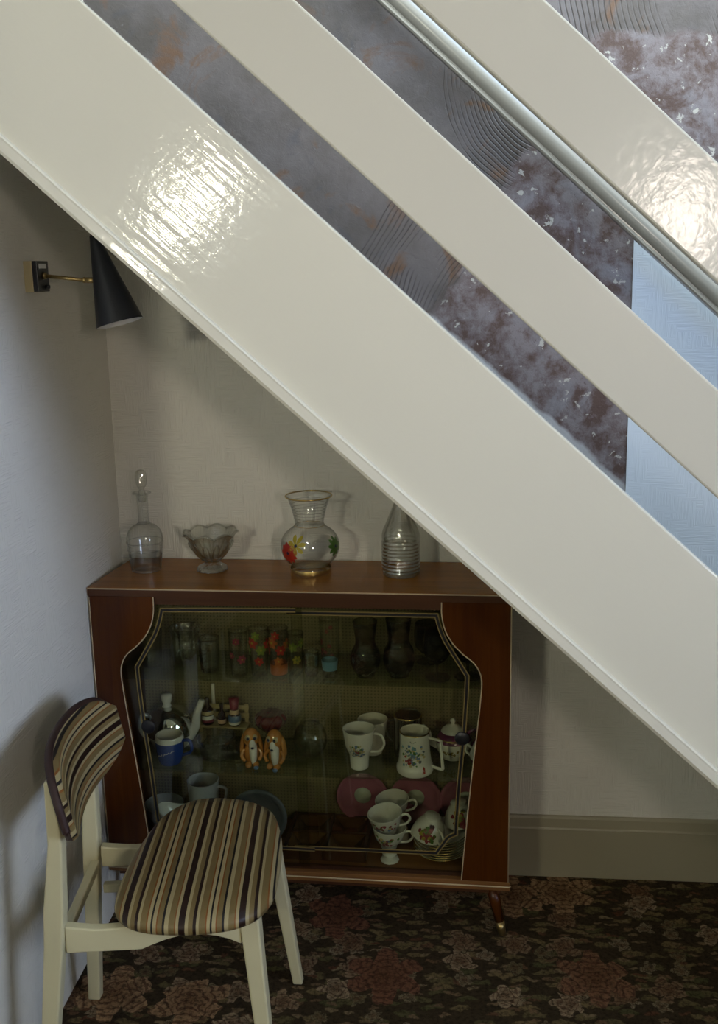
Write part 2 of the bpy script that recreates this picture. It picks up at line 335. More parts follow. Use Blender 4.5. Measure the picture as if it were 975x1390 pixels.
# ------------------------------------------------------------------ mesh helpers
class MB:
    def __init__(s): s.v = []; s.f = []; s.mi = []; s.sm = []; s.uv = {}
    def add(s, vs, fs, mi=0, smooth=False):
        o = len(s.v); s.v += [tuple(x) for x in vs]
        for f in fs: s.f.append(tuple(i+o for i in f)); s.mi.append(mi); s.sm.append(smooth)
        return s
    def box(s, x0, x1, y0, y1, z0, z1, mi=0):
        vs = [(x, y, z) for z in (z0, z1) for y in (y0, y1) for x in (x0, x1)]
        return s.add(vs, [(0, 2, 3, 1), (4, 5, 7, 6), (0, 1, 5, 4), (2, 6, 7, 3), (0, 4, 6, 2), (1, 3, 7, 5)], mi)
    def bar(s, a, b, wa, ha, wb=None, hb=None, upv=(0, 0, 1), mi=0):
        a, b = Vector(a), Vector(b); d = (b-a).normalized(); sd = d.cross(Vector(upv)).normalized(); u = sd.cross(d)
        wb = wb or wa; hb = hb or ha; vs = []
        for p, ww, hh in ((a, wa, ha), (b, wb, hb)):
            for i, j in ((-1, -1), (1, -1), (1, 1), (-1, 1)): vs.append(p + sd*i*ww/2 + u*j*hh/2)
        return s.add(vs, [(0, 1, 2, 3), (7, 6, 5, 4), (0, 4, 5, 1), (1, 5, 6, 2), (2, 6, 7, 3), (3, 7, 4, 0)], mi)
    def prism(s, poly, y0, y1, mi=0):            # poly in XZ, extruded along Y
        n = len(poly); vs = [(x, y0, z) for x, z in poly] + [(x, y1, z) for x, z in poly]
        fs = [tuple(range(n)), tuple(range(2*n-1, n-1, -1))] + [(i, i+n, (i+1) % n+n, (i+1) % n) for i in range(n)]
        return s.add(vs, fs, mi)
    def prismz(s, poly, z0, z1, mi=0):
        n = len(poly); vs = [(x, y, z0) for x, y in poly] + [(x, y, z1) for x, y in poly]
        fs = [tuple(range(n-1, -1, -1)), tuple(range(n, 2*n))] + [(i, (i+1) % n, (i+1) % n+n, i+n) for i in range(n)]
        return s.add(vs, fs, mi)
    def lathe(s, prof, c=(0, 0, 0), seg=40, mi=0, mod=None, closed=False, axis=None):
        # prof: (r, z) list; mod(theta, r, z) -> (r, z)
        cx, cy, cz = c; n = len(prof); vs = []
        R = Matrix.Identity(3) if axis is None else Vector((0, 0, 1)).rotation_difference(Vector(axis)).to_matrix()
        for i in range(seg):
            th = 2*pi*i/seg
            for r, z in prof:
                if mod: r, z = mod(th, r, z)
                p = R @ Vector((max(r, 1e-5)*math.cos(th), max(r, 1e-5)*math.sin(th), z)); vs.append((p.x+cx, p.y+cy, p.z+cz))
        fs = []
        for i in range(seg):
            j = (i+1) % seg
            for k in range(n if closed else n-1):
                k2 = (k+1) % n
                fs.append((i*n+k, j*n+k, j*n+k2, i*n+k2))
        return s.add(vs, fs, mi, True)
    def ell(s, c, r, mi=0, seg=20, rg=12, rot=None, fn=None):
        vs = []; R = Matrix.Identity(3) if rot is None else rot
        for i in range(rg+1):
            ph = -pi/2+pi*i/rg
            for j in range(seg):
                th = 2*pi*j/seg; p = Vector((math.cos(ph)*math.cos(th), math.cos(ph)*math.sin(th), math.sin(ph)))
                if fn: p = fn(p)
                p = R @ Vector((p.x*r[0], p.y*r[1], p.z*r[2])); vs.append((p.x+c[0], p.y+c[1], p.z+c[2]))
        fs = [(i*seg+j, i*seg+(j+1) % seg, (i+1)*seg+(j+1) % seg, (i+1)*seg+j) for i in range(rg) for j in range(seg)]
        return s.add(vs, fs, mi, True)
    def tube(s, pts, rad, seg=10, mi=0, closed=False, flat=1.0):
        pts = [Vector(p) for p in pts]; n = len(pts); rads = rad if isinstance(rad, (list, tuple)) else [rad]*n
        vs = []; up_ = None
        for i, p in enumerate(pts):
            if closed: d = (pts[(i+1) % n]-pts[i-1]).normalized()
            else: d = (pts[min(i+1, n-1)]-pts[max(i-1, 0)]).normalized()
            if up_ is None:
                up_ = Vector((0, 0, 1)) if abs(d.z) < .9 else Vector((0, 1, 0))
            a = d.cross(up_).normalized(); b_ = a.cross(d).normalized(); up_ = b_
            for j in range(seg):
                th = 2*pi*j/seg; vs.append(p + a*math.cos(th)*rads[i] + b_*math.sin(th)*rads[i]*flat)
        fs = []
        for i in range(n if closed else n-1):
            i2 = (i+1) % n
            for j in range(seg): fs.append((i*seg+j, i*seg+(j+1) % seg, i2*seg+(j+1) % seg, i2*seg+j))
        if not closed: fs += [tuple(range(seg-1, -1, -1)), tuple((n-1)*seg+j for j in range(seg))]
        return s.add(vs, fs, mi, True)
    def build(s, name, mats, parent=None, loc=(0, 0, 0), rot=(0, 0, 0), bevel=0, uv=None):
        me = bpy.data.meshes.new(name); me.from_pydata(s.v, [], s.f)
        if not isinstance(mats, (list, tuple)): mats = [mats]
        for mm in mats: me.materials.append(M[mm] if isinstance(mm, str) else mm)
        for p, i, sm in zip(me.polygons, s.mi, s.sm): p.material_index = i; p.use_smooth = sm
        if uv:
            ul = me.uv_layers.new(name='UVMap')
            for lp in me.loops: ul.data[lp.index].uv = uv[lp.vertex_index]
        bm = bmesh.new(); bm.from_mesh(me); bmesh.ops.recalc_face_normals(bm, faces=bm.faces); bm.to_mesh(me); bm.free()
        o = bpy.data.objects.new(name, me); COL.objects.link(o)
        o.location = loc; o.rotation_euler = rot
        if parent: o.parent = parent
        if bevel:
            md = o.modifiers.new('bevel', 'BEVEL'); md.width = bevel; md.segments = 2; md.limit_method = 'ANGLE'; md.angle_limit = .6
        return o
def tag(o, label, cat, group=None):
    o['label'] = label; o['category'] = cat
    if group: o['group'] = group
    return o
def thing(name, label, cat, loc=(0, 0, 0), rz=0, group=None):
    o = bpy.data.objects.new(name, None); COL.objects.link(o); o.location = loc; o.rotation_euler = (0, 0, rz); o.empty_display_size = .05
    return tag(o, label, cat, group)
def struct(o): o['kind'] = 'structure'; return o
def spline(pts, n=8, closed=False):
    out = []; N_ = len(pts)
    rng = range(N_ if closed else N_-1)
    for i in rng:
        g = lambda k: pts[k % N_] if closed else pts[min(max(k, 0), N_-1)]
        p0, p1, p2, p3 = [Vector(g(i+d)) for d in (-1, 0, 1, 2)]
        for j in range(n):
            t = j/n
            out.append(tuple(.5*((2*p1)+(-p0+p2)*t+(2*p0-5*p1+4*p2-p3)*t*t+(-p0+3*p1-3*p2+p3)*t**3)))
    if not closed: out.append(tuple(pts[-1]))
    return out

# ------------------------------------------------------------------ room shell
b = MB().box(-2.3, 3.7, -4.6, .14, -.1, 0); struct(b.build('floor', 'carpet'))
wb = MB().box(-.12, 3.7, .004, .14, 0, 4.3); wall_back = struct(wb.build('wall_back', 'plaster'))
lt = lambda x: 2.443-.9175*x      # top edge line of the stair string
lb = lambda x: 2.050-.9175*x      # bottom edge line of the stair string
def under(x): return lt(x)-.10
MB().prism([(-.12, 0), (2.5, 0), (2.5, .045), (1.3815, under(1.3815)), (-.12, under(-.12))], 0, .004).build('wallpaper_under_stairs', 'paper', wall_back)
MB().prism([(1.3815, under(1.3815)+.001), (2.5, .046), (3.7, .046), (3.7, .1), (2.95, .36), (1.3815, 1.80)], .0, .004).build('painted_wallpaper', 'paperblue', wall_back)
struct(MB().box(-.12, 0, -1.08, .004, 0, 4.3).build('wall_left', 'paper'))
struct(MB().box(-2.3, -.12, -1.08, -.96, 0, 2.5).build('wall_side', 'paper'))
struct(MB().box(-2.42, -2.3, -4.6, -4.1, 0, 2.5).box(-2.42, -2.3, -3.1, -.96, 0, 2.5).box(-2.42, -2.3, -4.1, -3.1, 0, 1.1).box(-2.42, -2.3, -4.1, -3.1, 2.1, 2.5).build('wall_far_left', 'paper'))
def wall_with_hole(name, x0, x1, holes):
    pass
fr = MB()
hs = [(-.70, -.16, 1.88, 2.30), (1.96, 2.16, 1.75, 2.11)]
xs = [-2.42, hs[0][0], hs[0][1], hs[1][0], hs[1][1], 3.7]
fr.box(xs[0], xs[1], -4.6, -4.5, 0, 2.5); fr.box(xs[2], xs[3], -4.6, -4.5, 0, 2.5); fr.box(xs[4], xs[5], -4.6, -4.5, 0, 2.5)
for h in hs: fr.box(h[0], h[1], -4.6, -4.5, 0, h[2]); fr.box(h[0], h[1], -4.6, -4.5, h[3], 2.5)
struct(fr.build('wall_front', 'paper'))
def window(name, x0, x1, z0, z1):
    w_ = thing(name, None, None); del w_['label']; del w_['category']; struct(w_)
    f_ = MB(); t = .02
    f_.box(x0, x1, -4.58, -4.52, z0, z0+t); f_.box(x0, x1, -4.58, -4.52, z1-t, z1); f_.box(x0, x0+t, -4.58, -4.52, z0+t, z1-t); f_.box(x1-t, x1, -4.58, -4.52, z0+t, z1-t)
    f_.build('window_frame', 'white', w_); MB().box(x0+t, x1-t, -4.553, -4.547, z0+t, z1-t).build('pane', 'pane', w_)
window('window_1', *hs[0]); window('window_2', *hs[1])
rw = MB()
rw.box(3.6, 3.7, -4.5, -3.2, 0, 2.5); rw.box(3.6, 3.7, -1.8, 0, 0, 2.5); rw.box(3.6, 3.7, -3.2, -1.8, 0, .85); rw.box(3.6, 3.7, -3.2, -1.8, 2.05, 2.5)
rw.box(3.6, 3.7, -.93, 0, 2.5, 4.3)
struct(rw.build('wall_right', 'paper'))
w3 = thing('window_3', None, None); del w3['label']; del w3['category']; struct(w3)
f_ = MB(); f_.box(3.62, 3.68, -3.2, -1.8, .85, .9); f_.box(3.62, 3.68, -3.2, -1.8, 2.0, 2.05); f_.box(3.62, 3.68, -3.2, -3.15, .9, 2.0); f_.box(3.62, 3.68, -1.85, -1.8, .9, 2.0); f_.box(3.62, 3.68, -2.52, -2.48, .9, 2.0)
f_.build('window_frame', 'white', w3); MB().box(3.647, 3.653, -3.15, -1.85, .9, 2.0).build('pane', 'pane', w3)
w4 = thing('window_4', None, None); del w4['label']; del w4['category']; struct(w4)
f_ = MB(); f_.box(-2.4, -2.33, -4.1, -3.1, 1.1, 1.15); f_.box(-2.4, -2.33, -4.1, -3.1, 2.05, 2.1); f_.box(-2.4, -2.33, -4.1, -4.05, 1.15, 2.05); f_.box(-2.4, -2.33, -3.15, -3.1, 1.15, 2.05)
f_.build('window_frame', 'white', w4); MB().box(-2.368, -2.362, -4.05, -3.15, 1.15, 2.05).build('pane', 'pane', w4)
struct(MB().box(-2.42, 3.7, -4.6, -.96, 2.5, 2.6).build('ceiling', 'white'))
# baseboards
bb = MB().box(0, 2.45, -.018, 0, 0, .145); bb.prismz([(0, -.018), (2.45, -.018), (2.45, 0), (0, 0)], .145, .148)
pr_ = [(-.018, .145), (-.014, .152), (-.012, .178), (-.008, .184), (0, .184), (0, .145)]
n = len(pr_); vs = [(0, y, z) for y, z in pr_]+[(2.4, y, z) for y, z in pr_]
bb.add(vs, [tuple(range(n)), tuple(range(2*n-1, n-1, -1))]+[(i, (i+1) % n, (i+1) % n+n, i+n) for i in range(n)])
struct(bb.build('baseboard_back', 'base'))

# ------------------------------------------------------------------ staircase
st = thing('staircase', 'cream painted staircase crossing the room, with a wide string board and two sloping balustrade boards', 'staircase', (2.4, -.45, 0))
def kid(mb, name, mats, parent, bevel=0):   # world-space mesh made a child of an unrotated empty
    return mb.build(name, mats, parent, loc=tuple(-Vector(parent.location)), bevel=bevel)
YF, YB = -.87, -.83
s0 = MB().prism([(0.002, lb(.002)), (2.23, .004), (2.30, .004), (2.30, lt(2.30)), (.002, lt(.002))], YF, YB)
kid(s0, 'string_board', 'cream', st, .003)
# rounded nosing bead along the lower edge
def slope_pts(off, y, x0, x1): return [(x0, y, lb(x0)+off), (x1, y, lb(x1)+off)]
bd = MB(); pf = []
P = [(-.001, .000), (-.010, .002), (-.0135, .010), (-.0125, .030), (-.013, .034), (-.010, .037), (0.0, .038)]
x0, x1 = .002, 2.19
vs = []
for x in (x0, x1):
    for y, o in P: vs.append((x, YF+y, lb(x)+o))
n = len(P); bd.add(vs, [tuple(range(n)), tuple(range(2*n-1, n-1, -1))]+[(i, i+1, i+1+n, i+n) for i in range(n-1)]+[(n-1, 0, n, 2*n-1)], 0, False)
bo = kid(bd, 'lower_bead', 'cream', st)
for nm, (za, zb) in (('balustrade_board', (2.158+.46*.9175, 2.149+.670*.9175)), ('balustrade_board', (2.14+.867*.9175, 2.13+1.082*.9175))):
    x0, x1 = -.3, 2.30
    if za < 2.7: x0 = .002
    mbp = MB().prism([(x0, za-.9175*x0), (x1, za-.9175*x1), (x1, zb-.9175*x1), (x0, zb-.9175*x0)] if x0 > 0 else [(.05, za-.9175*.05), (x1, za-.9175*x1), (x1, zb-.9175*x1), (.05, zb-.9175*.05)], YF, YF+.025)
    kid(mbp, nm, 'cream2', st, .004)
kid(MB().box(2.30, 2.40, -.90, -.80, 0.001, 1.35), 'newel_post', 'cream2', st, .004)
for k in range(1, 12):
    xn = (2.343-.2*k)/.9175
    kid(MB().box(max(.002, xn-.245), xn, -.83, -.003, .2*k-.025, .2*k), 'tread', 'tread', st)
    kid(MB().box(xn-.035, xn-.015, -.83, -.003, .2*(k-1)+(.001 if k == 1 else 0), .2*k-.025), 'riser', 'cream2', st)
kid(MB().prism([(.002, lb(.002)+.03), (2.1, lb(2.1)+.03), (2.1, lb(2.1)+.045), (.002, lb(.002)+.045)], YB, -.003), 'soffit', 'paper', st)

# wall handrail (mopstick) on the wall side
hr = thing('handrail', 'grey glossy round wooden handrail running down the wall behind the upper boards', 'handrail', (1.2, -.07, 1.96))
d = Vector((math.cos(STAIR), 0, -math.sin(STAIR))); nrm = Vector((math.sin(STAIR), 0, math.cos(STAIR)))
A = Vector((.796, -.07, 2.338)); ctr = [A+d*t for t in (-.5, 1.95)]
def sweep(mb, prof, smooth):
    vs = []; n = len(prof)
    for c in ctr:
        for a_, z_ in prof: vs.append(c + Vector((0, 1, 0))*a_ + nrm*(z_+.004))
    mb.add(vs, [(i, i+1, i+1+n, i+n) for i in range(n-1)], 0, smooth)
mb = MB()
sweep(mb, [(.0235*math.cos(math.radians(-60+300*i/28)), .0235*math.sin(math.radians(-60+300*i/28))) for i in range(29)], True)
sweep(mb, [(-.0118, -.0204), (-.0118, -.0235), (-.0165, -.0255), (-.0175, -.0300), (-.0140, -.0340), (.0140, -.0340), (.0175, -.0300), (.0165, -.0255), (.0118, -.0235), (.0118, -.0204)], False)
ho = kid(mb, 'rail', 'railgrey', hr)
for t in (-.3, 1.75):
    c = A+d*t
    kid(MB().tube([c-nrm*.028, c-nrm*.05+Vector((0, .02, 0)), Vector((c.x, .0, c.z))-nrm*.055], .007).lathe([(0, 0), (.022, 0), (.020, .006), (0, .008)], (c.x-nrm.x*.055, 0.0, c.z-nrm.z*.055), 20, axis=(0, -1, 0)), 'bracket', 'brass', hr)

# ------------------------------------------------------------------ wall lamp
wl = thing('wall_lamp', 'black cone-shaded wall lamp on a brass arm, fixed to the left wall', 'wall lamp', (0, -.46, 1.71))
MB().box(0, .019, -.034, .030, -.033, .034).build('backplate', 'brasspale', wl, bevel=.001)
MB().box(.019, .030, -.033, .030, -.032, .034).build('switch_housing', 'black', wl, bevel=.001)
MB().box(.0302, .0312, -.022, .016, .018, .028).build('rating_label', 'innerwhite', wl)
MB().lathe([(0, 0), (.004, 0), (.0045, .008), (0, .010)], (.030, .010, -.022), 14, axis=(1, 0, 0)).build('switch', 'black', wl)
MB().tube([(.030, 0, .002), (.075, -.003, -.003), (.122, -.006, -.009)], .0042, 12).lathe([(0, 0), (.008, 0), (.007, .006), (0, .006)], (.030, 0, .002), 20, axis=(1, 0, 0)).build('arm', 'brass', wl)
jt = MB().ell((.125, -.006, -.009), (.0065, .0065, .0065)); jt.tube([(.127, -.006, -.009), (.150, -.006, -.010)], .0062, 12); jt.build('swivel_joint', 'brass', wl)
ax = Vector((.052, -.012, -.20)).normalized(); top = Vector((.152, -.004, .085)); Ls = .195
def coneprof(t): return .0095+(.052-.0095)*t
R = Vector((0, 0, 1)).rotation_difference(ax)
def shade(inner):
    mb = MB(); o = -.0012 if inner else 0
    pr = [(coneprof(t)+o, Ls*t) for t in [i/10 for i in range(11)]]
    if not inner: pr = [(0, -.004), (.006, -.0035), (.0085, -.001)]+pr
    mb.lathe(pr, tuple(top), 48, axis=tuple(ax)); return mb
shade(False).build('lamp_shade', 'shadeblack', wl); shade(True).build('shade_lining', 'innerwhite', wl)
cc = top+ax*.12
MB().ell(tuple(cc), (.020, .020, .026), rot=R.to_matrix()).tube([tuple(top+ax*.03), tuple(top+ax*.10)], .012).build('bulb', 'innerwhite', wl)

# ------------------------------------------------------------------ display cabinet (local frame turned slightly off the wall)
AL = math.radians(-1.46); O = Vector((.004, -.2798, 0))
e1 = Vector((math.cos(AL), math.sin(AL), 0)); e2 = Vector((-math.sin(AL), math.cos(AL), 0))
def CW(x, y, z=0): return tuple(O+e1*x+e2*y+Vector((0, 0, z)))
W, DP = 1.066, .262
cab = thing('display_cabinet', 'dark red-brown china cabinet with sliding glass doors and ivory piping, under the stairs', 'display cabinet', CW(0, 0), AL)
MB().prismz([(-.002, 0), (W+.002, 0), (W-.015, DP+.012), (.022, DP+.012)], .914, .937).build('top_panel', 'top', cab, bevel=.002)
MB().tube([(-.003, .002, .9345), (-.002, -.0015, .9345), (W+.002, -.0015, .9345), (W+.003, .002, .9345)], .0019, 8).build('top_piping', 'trimcream', cab)
MB().box(.004, W-.004, .006, .012, .893, .914).build('top_rail', 'wooddark', cab)
MB().prismz([(.002, .012), (.018, .012), (.040, DP), (.024, DP)], .165, .914).build('side_panel', 'wooddark', cab)
MB().prismz([(W-.018, .012), (W-.002, .012), (W-.024, DP), (W-.040, DP)], .165, .914).build('side_panel', 'wooddark', cab)
MB().box(.025, W-.025, DP-.006, DP+.004, .165, .914).build('back_panel', 'backing', cab)
MB().prismz([(-.002, .001), (W+.002, .001), (W-.02, DP), (.02, DP)], .140, .166).build('bottom_panel', 'woodin', cab, bevel=.002)
MB().tube([(-.003, .004, .153), (-.001, -.001, .153), (W+.001, -.001, .153), (W+.003, .004, .153)], .0019, 8).build('bottom_piping', 'trimcream', cab)
MB().prismz([(.02, .02), (W-.02, .02), (W-.03, .05), (.03, .05)], .120, .140).build('plinth_rail', 'wooddark', cab)
MB().box(0.0, W, -.0012, .0, .915, .9325).build('top_edge', 'wooddark', cab)
# curved fascias
Rin = [(.896, .916), (.897, .878), (.906, .84), (.924, .808), (.948, .782), (.973, .761), (.987, .74), (.994, .712), (.991, .659), (.981, .56), (.966, .418), (.951, .253), (.944, .166)]
Rs = spline([(x, z) if len((x, z)) == 2 else None for x, z in [tuple(p) for p in Rin]], 5) if False else None
def spl2(p, n=5): return [(q[0], q[1]) for q in spline([(a, b_, 0) for a, b_ in p], n)]
Rs = spl2(Rin); Rs[0] = (.896, .914)
outer = [(W-.004, .166), (W-.001, .914)]
for mirror in (False, True):
    poly = [(x, z) for x, z in Rs] + outer
    if mirror: poly = [(W-x, z) for x, z in poly]
    MB().prism(poly, .0, .012).build('front_panel', 'mahog', cab)
    pin = [((W-x if mirror else x), .0, z) for x, z in Rs]
    MB().tube(pin, .0015, 8).build('panel_piping', 'trimcream', cab)
    po = [((W-x if mirror else x), .0, z) for x, z in ((W-.003, .166), (W-.001, .912))]
    MB().tube(po, .0013, 8).build('panel_piping', 'trimcream', cab)
# shelves
for z in (.672, .414):
    MB().box(.022, W-.022, .046, DP-.007, z, z+.005).build('glass_shelf', 'shelf', cab)
# doors: left in front, right behind
def door(x0, x1, y, pts, knob, closed_r):
    d_ = MB().box(x0, x1, y, y+.004, .168, .912).build('door', 'door', cab)
    def rib(path, off, wdt, m_, nm):
        vs = []; n_ = len(path); P2 = [Vector(p) for p in path]
        for i, p in enumerate(P2):
            a_ = (P2[i]-P2[i-1]).normalized() if i else (P2[1]-P2[0]).normalized(); c_ = (P2[i+1]-P2[i]).normalized() if i < n_-1 else a_
            t = (a_+c_).normalized(); nn = Vector((-t.y, t.x)); k = 1/max(.5, nn.dot(Vector((-a_.y, a_.x))))
            for o_ in (off-wdt/2, off+wdt/2): q = p+nn*o_*k; vs += [(q.x, y-.0002, q.y), (q.x, y-.0008, q.y)]
        mb = MB(); fs = []
        for i in range(n_-1):
            a_ = i*4; c_ = a_+4
            fs += [(a_, a_+1, c_+1, c_), (a_+1, a_+3, c_+3, c_+1), (a_+3, a_+2, c_+2, c_+3), (a_+2, a_, c_, c_+2)]
        mb.add(vs, fs); return mb.build(nm, m_, d_)
    rib(pts, 0, .0058, 'black', 'painted_border'); rib(pts, .0045, .0024, 'gold', 'painted_border_line'); rib(pts, -.0045, .0024, 'gold', 'painted_border_line')
    MB().lathe([(0, -.004), (.017, -.004), (.0185, -.002), (.0185, .0), (.012, .0), (.009, -.001), (0, -.0015)][:4]+[(0, 0)], (knob[0], y-.0012, knob[1]), 32, axis=(0, 1, 0)).build('finger_pull', 'black', d_)
BR = [(.505, .870), (.882, .870)]+spl2([(.882, .870), (.889, .843), (.902, .808), (.920, .776), (.940, .743), (.958, .713)])[1:]+[(.956, .659), (.949, .55), (.938, .428), (.928, .278)]+spl2([(.928, .278), (.909, .267), (.894, .245), (.878, .221)])[1:]+[(.504, .218)]
BL = [(W-x, z) for x, z in BR]; BL[0] = (.530, .876); BL[-1] = (.56, .216)
BL = [(x, z+.004) for x, z in BL]
door(.020, .545, .020, BL, (.128, .553), False)
door(.515, W-.020, .030, BR, (.945, .546), True)
MB().box(.02, W-.02, .016, .038, .905, .914).build('door_track', 'wooddark', cab)
MB().box(.02, W-.02, .016, .038, .166, .168).build('door_track', 'wooddark', cab)
for x, y, dx, dy in ((.06, .035, -.03, -.02), (W-.045, .035, .03, -.02), (.08, DP-.04, -.02, .015), (W-.08, DP-.04, .02, .015)):
    mb = MB(); a_ = Vector((x, y, .140)); b_ = Vector((x+dx, y+dy, .001))
    mb.lathe([(0, 0), (.017, 0), (.012, .105), (0, .105)], tuple(a_), 20, axis=tuple(b_-a_))
    lg = mb.build('leg', 'mahog', cab)
    q = a_+(b_-a_).normalized()*.103
    MB().lathe([(0, 0), (.0125, 0), (.0105, .036), (0, .036)], tuple(q), 20, axis=tuple(b_-a_)).build('ferrule', 'brass', lg)

TOP, S1, S2, S3 = .9375, .6775, .4195, .1665
def at(name, label, cat, x, y, z, rz=0, group=None): return thing(name, label, cat, CW(x, y, z), AL+rz, group)
# decal patch on a lathe: petals laid on the surface
def surf(prof, z):
    for (r0, z0), (r1, z1) in zip(prof, prof[1:]):
        if min(z0, z1)-1e-9 <= z <= max(z0, z1)+1e-9 and abs(z1-z0) > 1e-9: return r0+(r1-r0)*(z-z0)/(z1-z0)
    return prof[-1][0]
def decal(mb, prof, th, z, shape, mi=0, off=.0006, cl=8):
    # shape: polygon (u, v) in metres around (th, z); triangulated as a fan of rings
    n_ = len(shape); vs = []; rings_ = 3
    for k in range(rings_+1):
        t = k/rings_
        for u, v in shape:
            zz = z+v*t; r = surf(prof, zz)+off; a_ = th+u*t/max(r, .005); vs.append((r*math.cos(a_), r*math.sin(a_), zz))
    fs = [(k*n_+i, k*n_+(i+1) % n_, (k+1)*n_+(i+1) % n_, (k+1)*n_+i) for k in range(rings_) for i in range(n_)]
    mb.add(vs, fs, mi, True)
def petal(L_, wd, ang, r0=.0):
    pts = []
    for i in range(12):
        t = 2*pi*i/12; u = r0+L_/2*(1-math.cos(t)); v = wd/2*math.sin(t)*(1.15 if u > L_/2 else .85)
        pts.append((u*math.cos(ang)-v*math.sin(ang), u*math.sin(ang)+v*math.cos(ang)))
    return pts
def blob(r, k=9): 
    return [(r*random.uniform(.7, 1.2)*math.cos(2*pi*i/k), r*random.uniform(.7, 1.2)*math.sin(2*pi*i/k)) for i in range(k)]
def disc(r, k=14): return [(r*math.cos(2*pi*i/k), r*math.sin(2*pi*i/k)) for i in range(k)]
def densify(p, n=4): return spl2(p, n)
FRONT = -pi/2

# decanter
t = at('glass_decanter', 'clear glass decanter with a rounded stopper, at the left end of the cabinet top', 'decanter', .103, .156, TOP)
body = densify([(0, .001), (.036, .001), (.039, .006), (.042, .030), (.046, .060), (.0485, .082), (.045, .104), (.034, .118), (.020, .126), (.0155, .135), (.0145, .160), (.0150, .195), (.016, .206), (.0245, .211)])
inn = [(r-.002, z+.003) for r, z in reversed(body) if r > .004 and z > .01]
MB().lathe(body+inn, seg=40).build('body', 'glass', t)
pr = lambda z: surf(body, z)
for z in (.080, .059, .130): 
    MB().lathe([(pr(z)+.0003, z-.0008), (pr(z)+.0012, z), (pr(z)+.0003, z+.0008)]).build('etched_ring', 'etched', t)
MB().lathe([(pr(z)+.0004, z) for z in [.008+.0032*i for i in range(12)]]).build('frosted_band', 'etched', t)
MB().lathe(densify([(0, .188), (.009, .188), (.011, .205), (.0085, .215), (.007, .223), (.0125, .232), (.0150, .245), (.0148, .260), (.010, .271), (0, .274)]), mod=lambda th, r, z: (r*(1+.04*math.cos(8*th)) if z > .225 else r, z)).build('stopper', 'cut', t)

# pressed glass sundae bowl
t = at('footed_glass_bowl', 'small footed pressed-glass bowl with a scalloped rim, between decanter and painted vase', 'bowl', .281, .165, TOP)
op = densify([(0, .001), (.036, .001), (.040, .005), (.036, .012), (.024, .018), (.020, .026), (.030, .034), (.042, .046), (.052, .066), (.060, .086), (.070, .098)])
ip = [(r-.0045, z+.003) for r, z in reversed(op) if z > .032]
def sc(th, r, z):
    k = max(0, (z-.03)/.07); rr = r*(1+.035*abs(math.cos(4*th))*min(1, k*2)); return rr, z+k*k*.010*abs(math.cos(4*th))
def scf(th, r, z): return sc(th, r*(1+.03*math.cos(12*th)) if z < .015 else r, z)
bw = MB().lathe(op+ip+[(0, .040)], seg=96, mod=scf)
bw.build('bowl', 'cut', t)
for k in range(12):                      # moulded petals standing proud of the bowl wall
    th = 2*pi*k/12; pts = []
    for q in (-1, -.6, 0, .6, 1):
        zz = .030+.052*(1-abs(q)**2.2); rr = surf(op, zz)*1.02+.0012; a_ = th+q*.235; pts.append((rr*math.cos(a_), rr*math.sin(a_), zz))
    MB().tube(spline(pts, 4), .0019, 6).build('moulded_petal', 'cut', t)
rim = []
for i in range(96):
    th = 2*pi*i/96; r, z = sc(th, .069, .099); rim.append((r*math.cos(th), r*math.sin(th), z))
MB().tube(rim, .0026, 8, closed=True).build('rim', 'cut', t)
for k in range(8):
    th = 2*pi*(k+.5)/8+0; r, z = sc(th, .071, .099)
    MB().ell((r*math.cos(th)*1.02, r*math.sin(th)*1.02, z+.002), (.004, .004, .004), seg=10, rg=6).build('rim_knob', 'cut', t)

# painted vase
t = at('painted_glass_vase', 'round-bellied clear vase painted with red, yellow and green daisies and a gilt rim', 'vase', .548, .158, TOP)
vp = densify([(0, .004), (.045, .004), (.051, .001), (.053, .010), (.050, .020), (.058, .030), (.070, .046), (.0765, .066), (.075, .088), (.064, .108), (.046, .122), (.038, .132), (.040, .150), (.046, .175), (.054, .198), (.060, .206)])
vi = [(r-.0018, z+.001) for r, z in reversed(vp) if z > .022]
MB().lathe(vp+vi+[(0, .024)], seg=56).build('body', 'glass', t)
MB().lathe([(.0585, .205), (.0605, .208), (.062, .206), (.0605, .204)], seg=56, closed=True).build('gilt_rim', 'gilt', t)
MB().lathe([(.0535, .004), (.0545, .009), (.053, .016)], seg=56).build('gilt_foot_band', 'gilt', t)
for z in (.129, .150, .158, .166, .174, .182, .190):
    rr = surf(vp, z); MB().lathe([(rr+.0002, z-.0007), (rr+.0008, z), (rr+.0002, z+.0007)], seg=40).build('gilt_line', 'gilt' if z < .13 else 'etched', t)
vsurf = [p for p in vp if p[1] > .02]
def daisy(th, z, n_, Ln, wd, m_, cen, name):
    mb = MB()
    for k in range(n_): decal(mb, vsurf, th, z, petal(Ln, wd, 2*pi*k/n_+.2, .003), 0, .0006)
    decal(mb, vsurf, th, z, disc(.0042 if cen else .003), 1, .0012)
    mb.build(name, [m_, 'darkblue'], t)
daisy(FRONT-.66, .068, 11, .026, .0120, 'red', True, 'painted_red_daisy')
daisy(FRONT-.34, .090, 7, .024, .010, 'yellow', True, 'painted_yellow_daisy')
daisy(FRONT+1.18, .080, 9, .024, .010, 'green', True, 'painted_green_daisy')

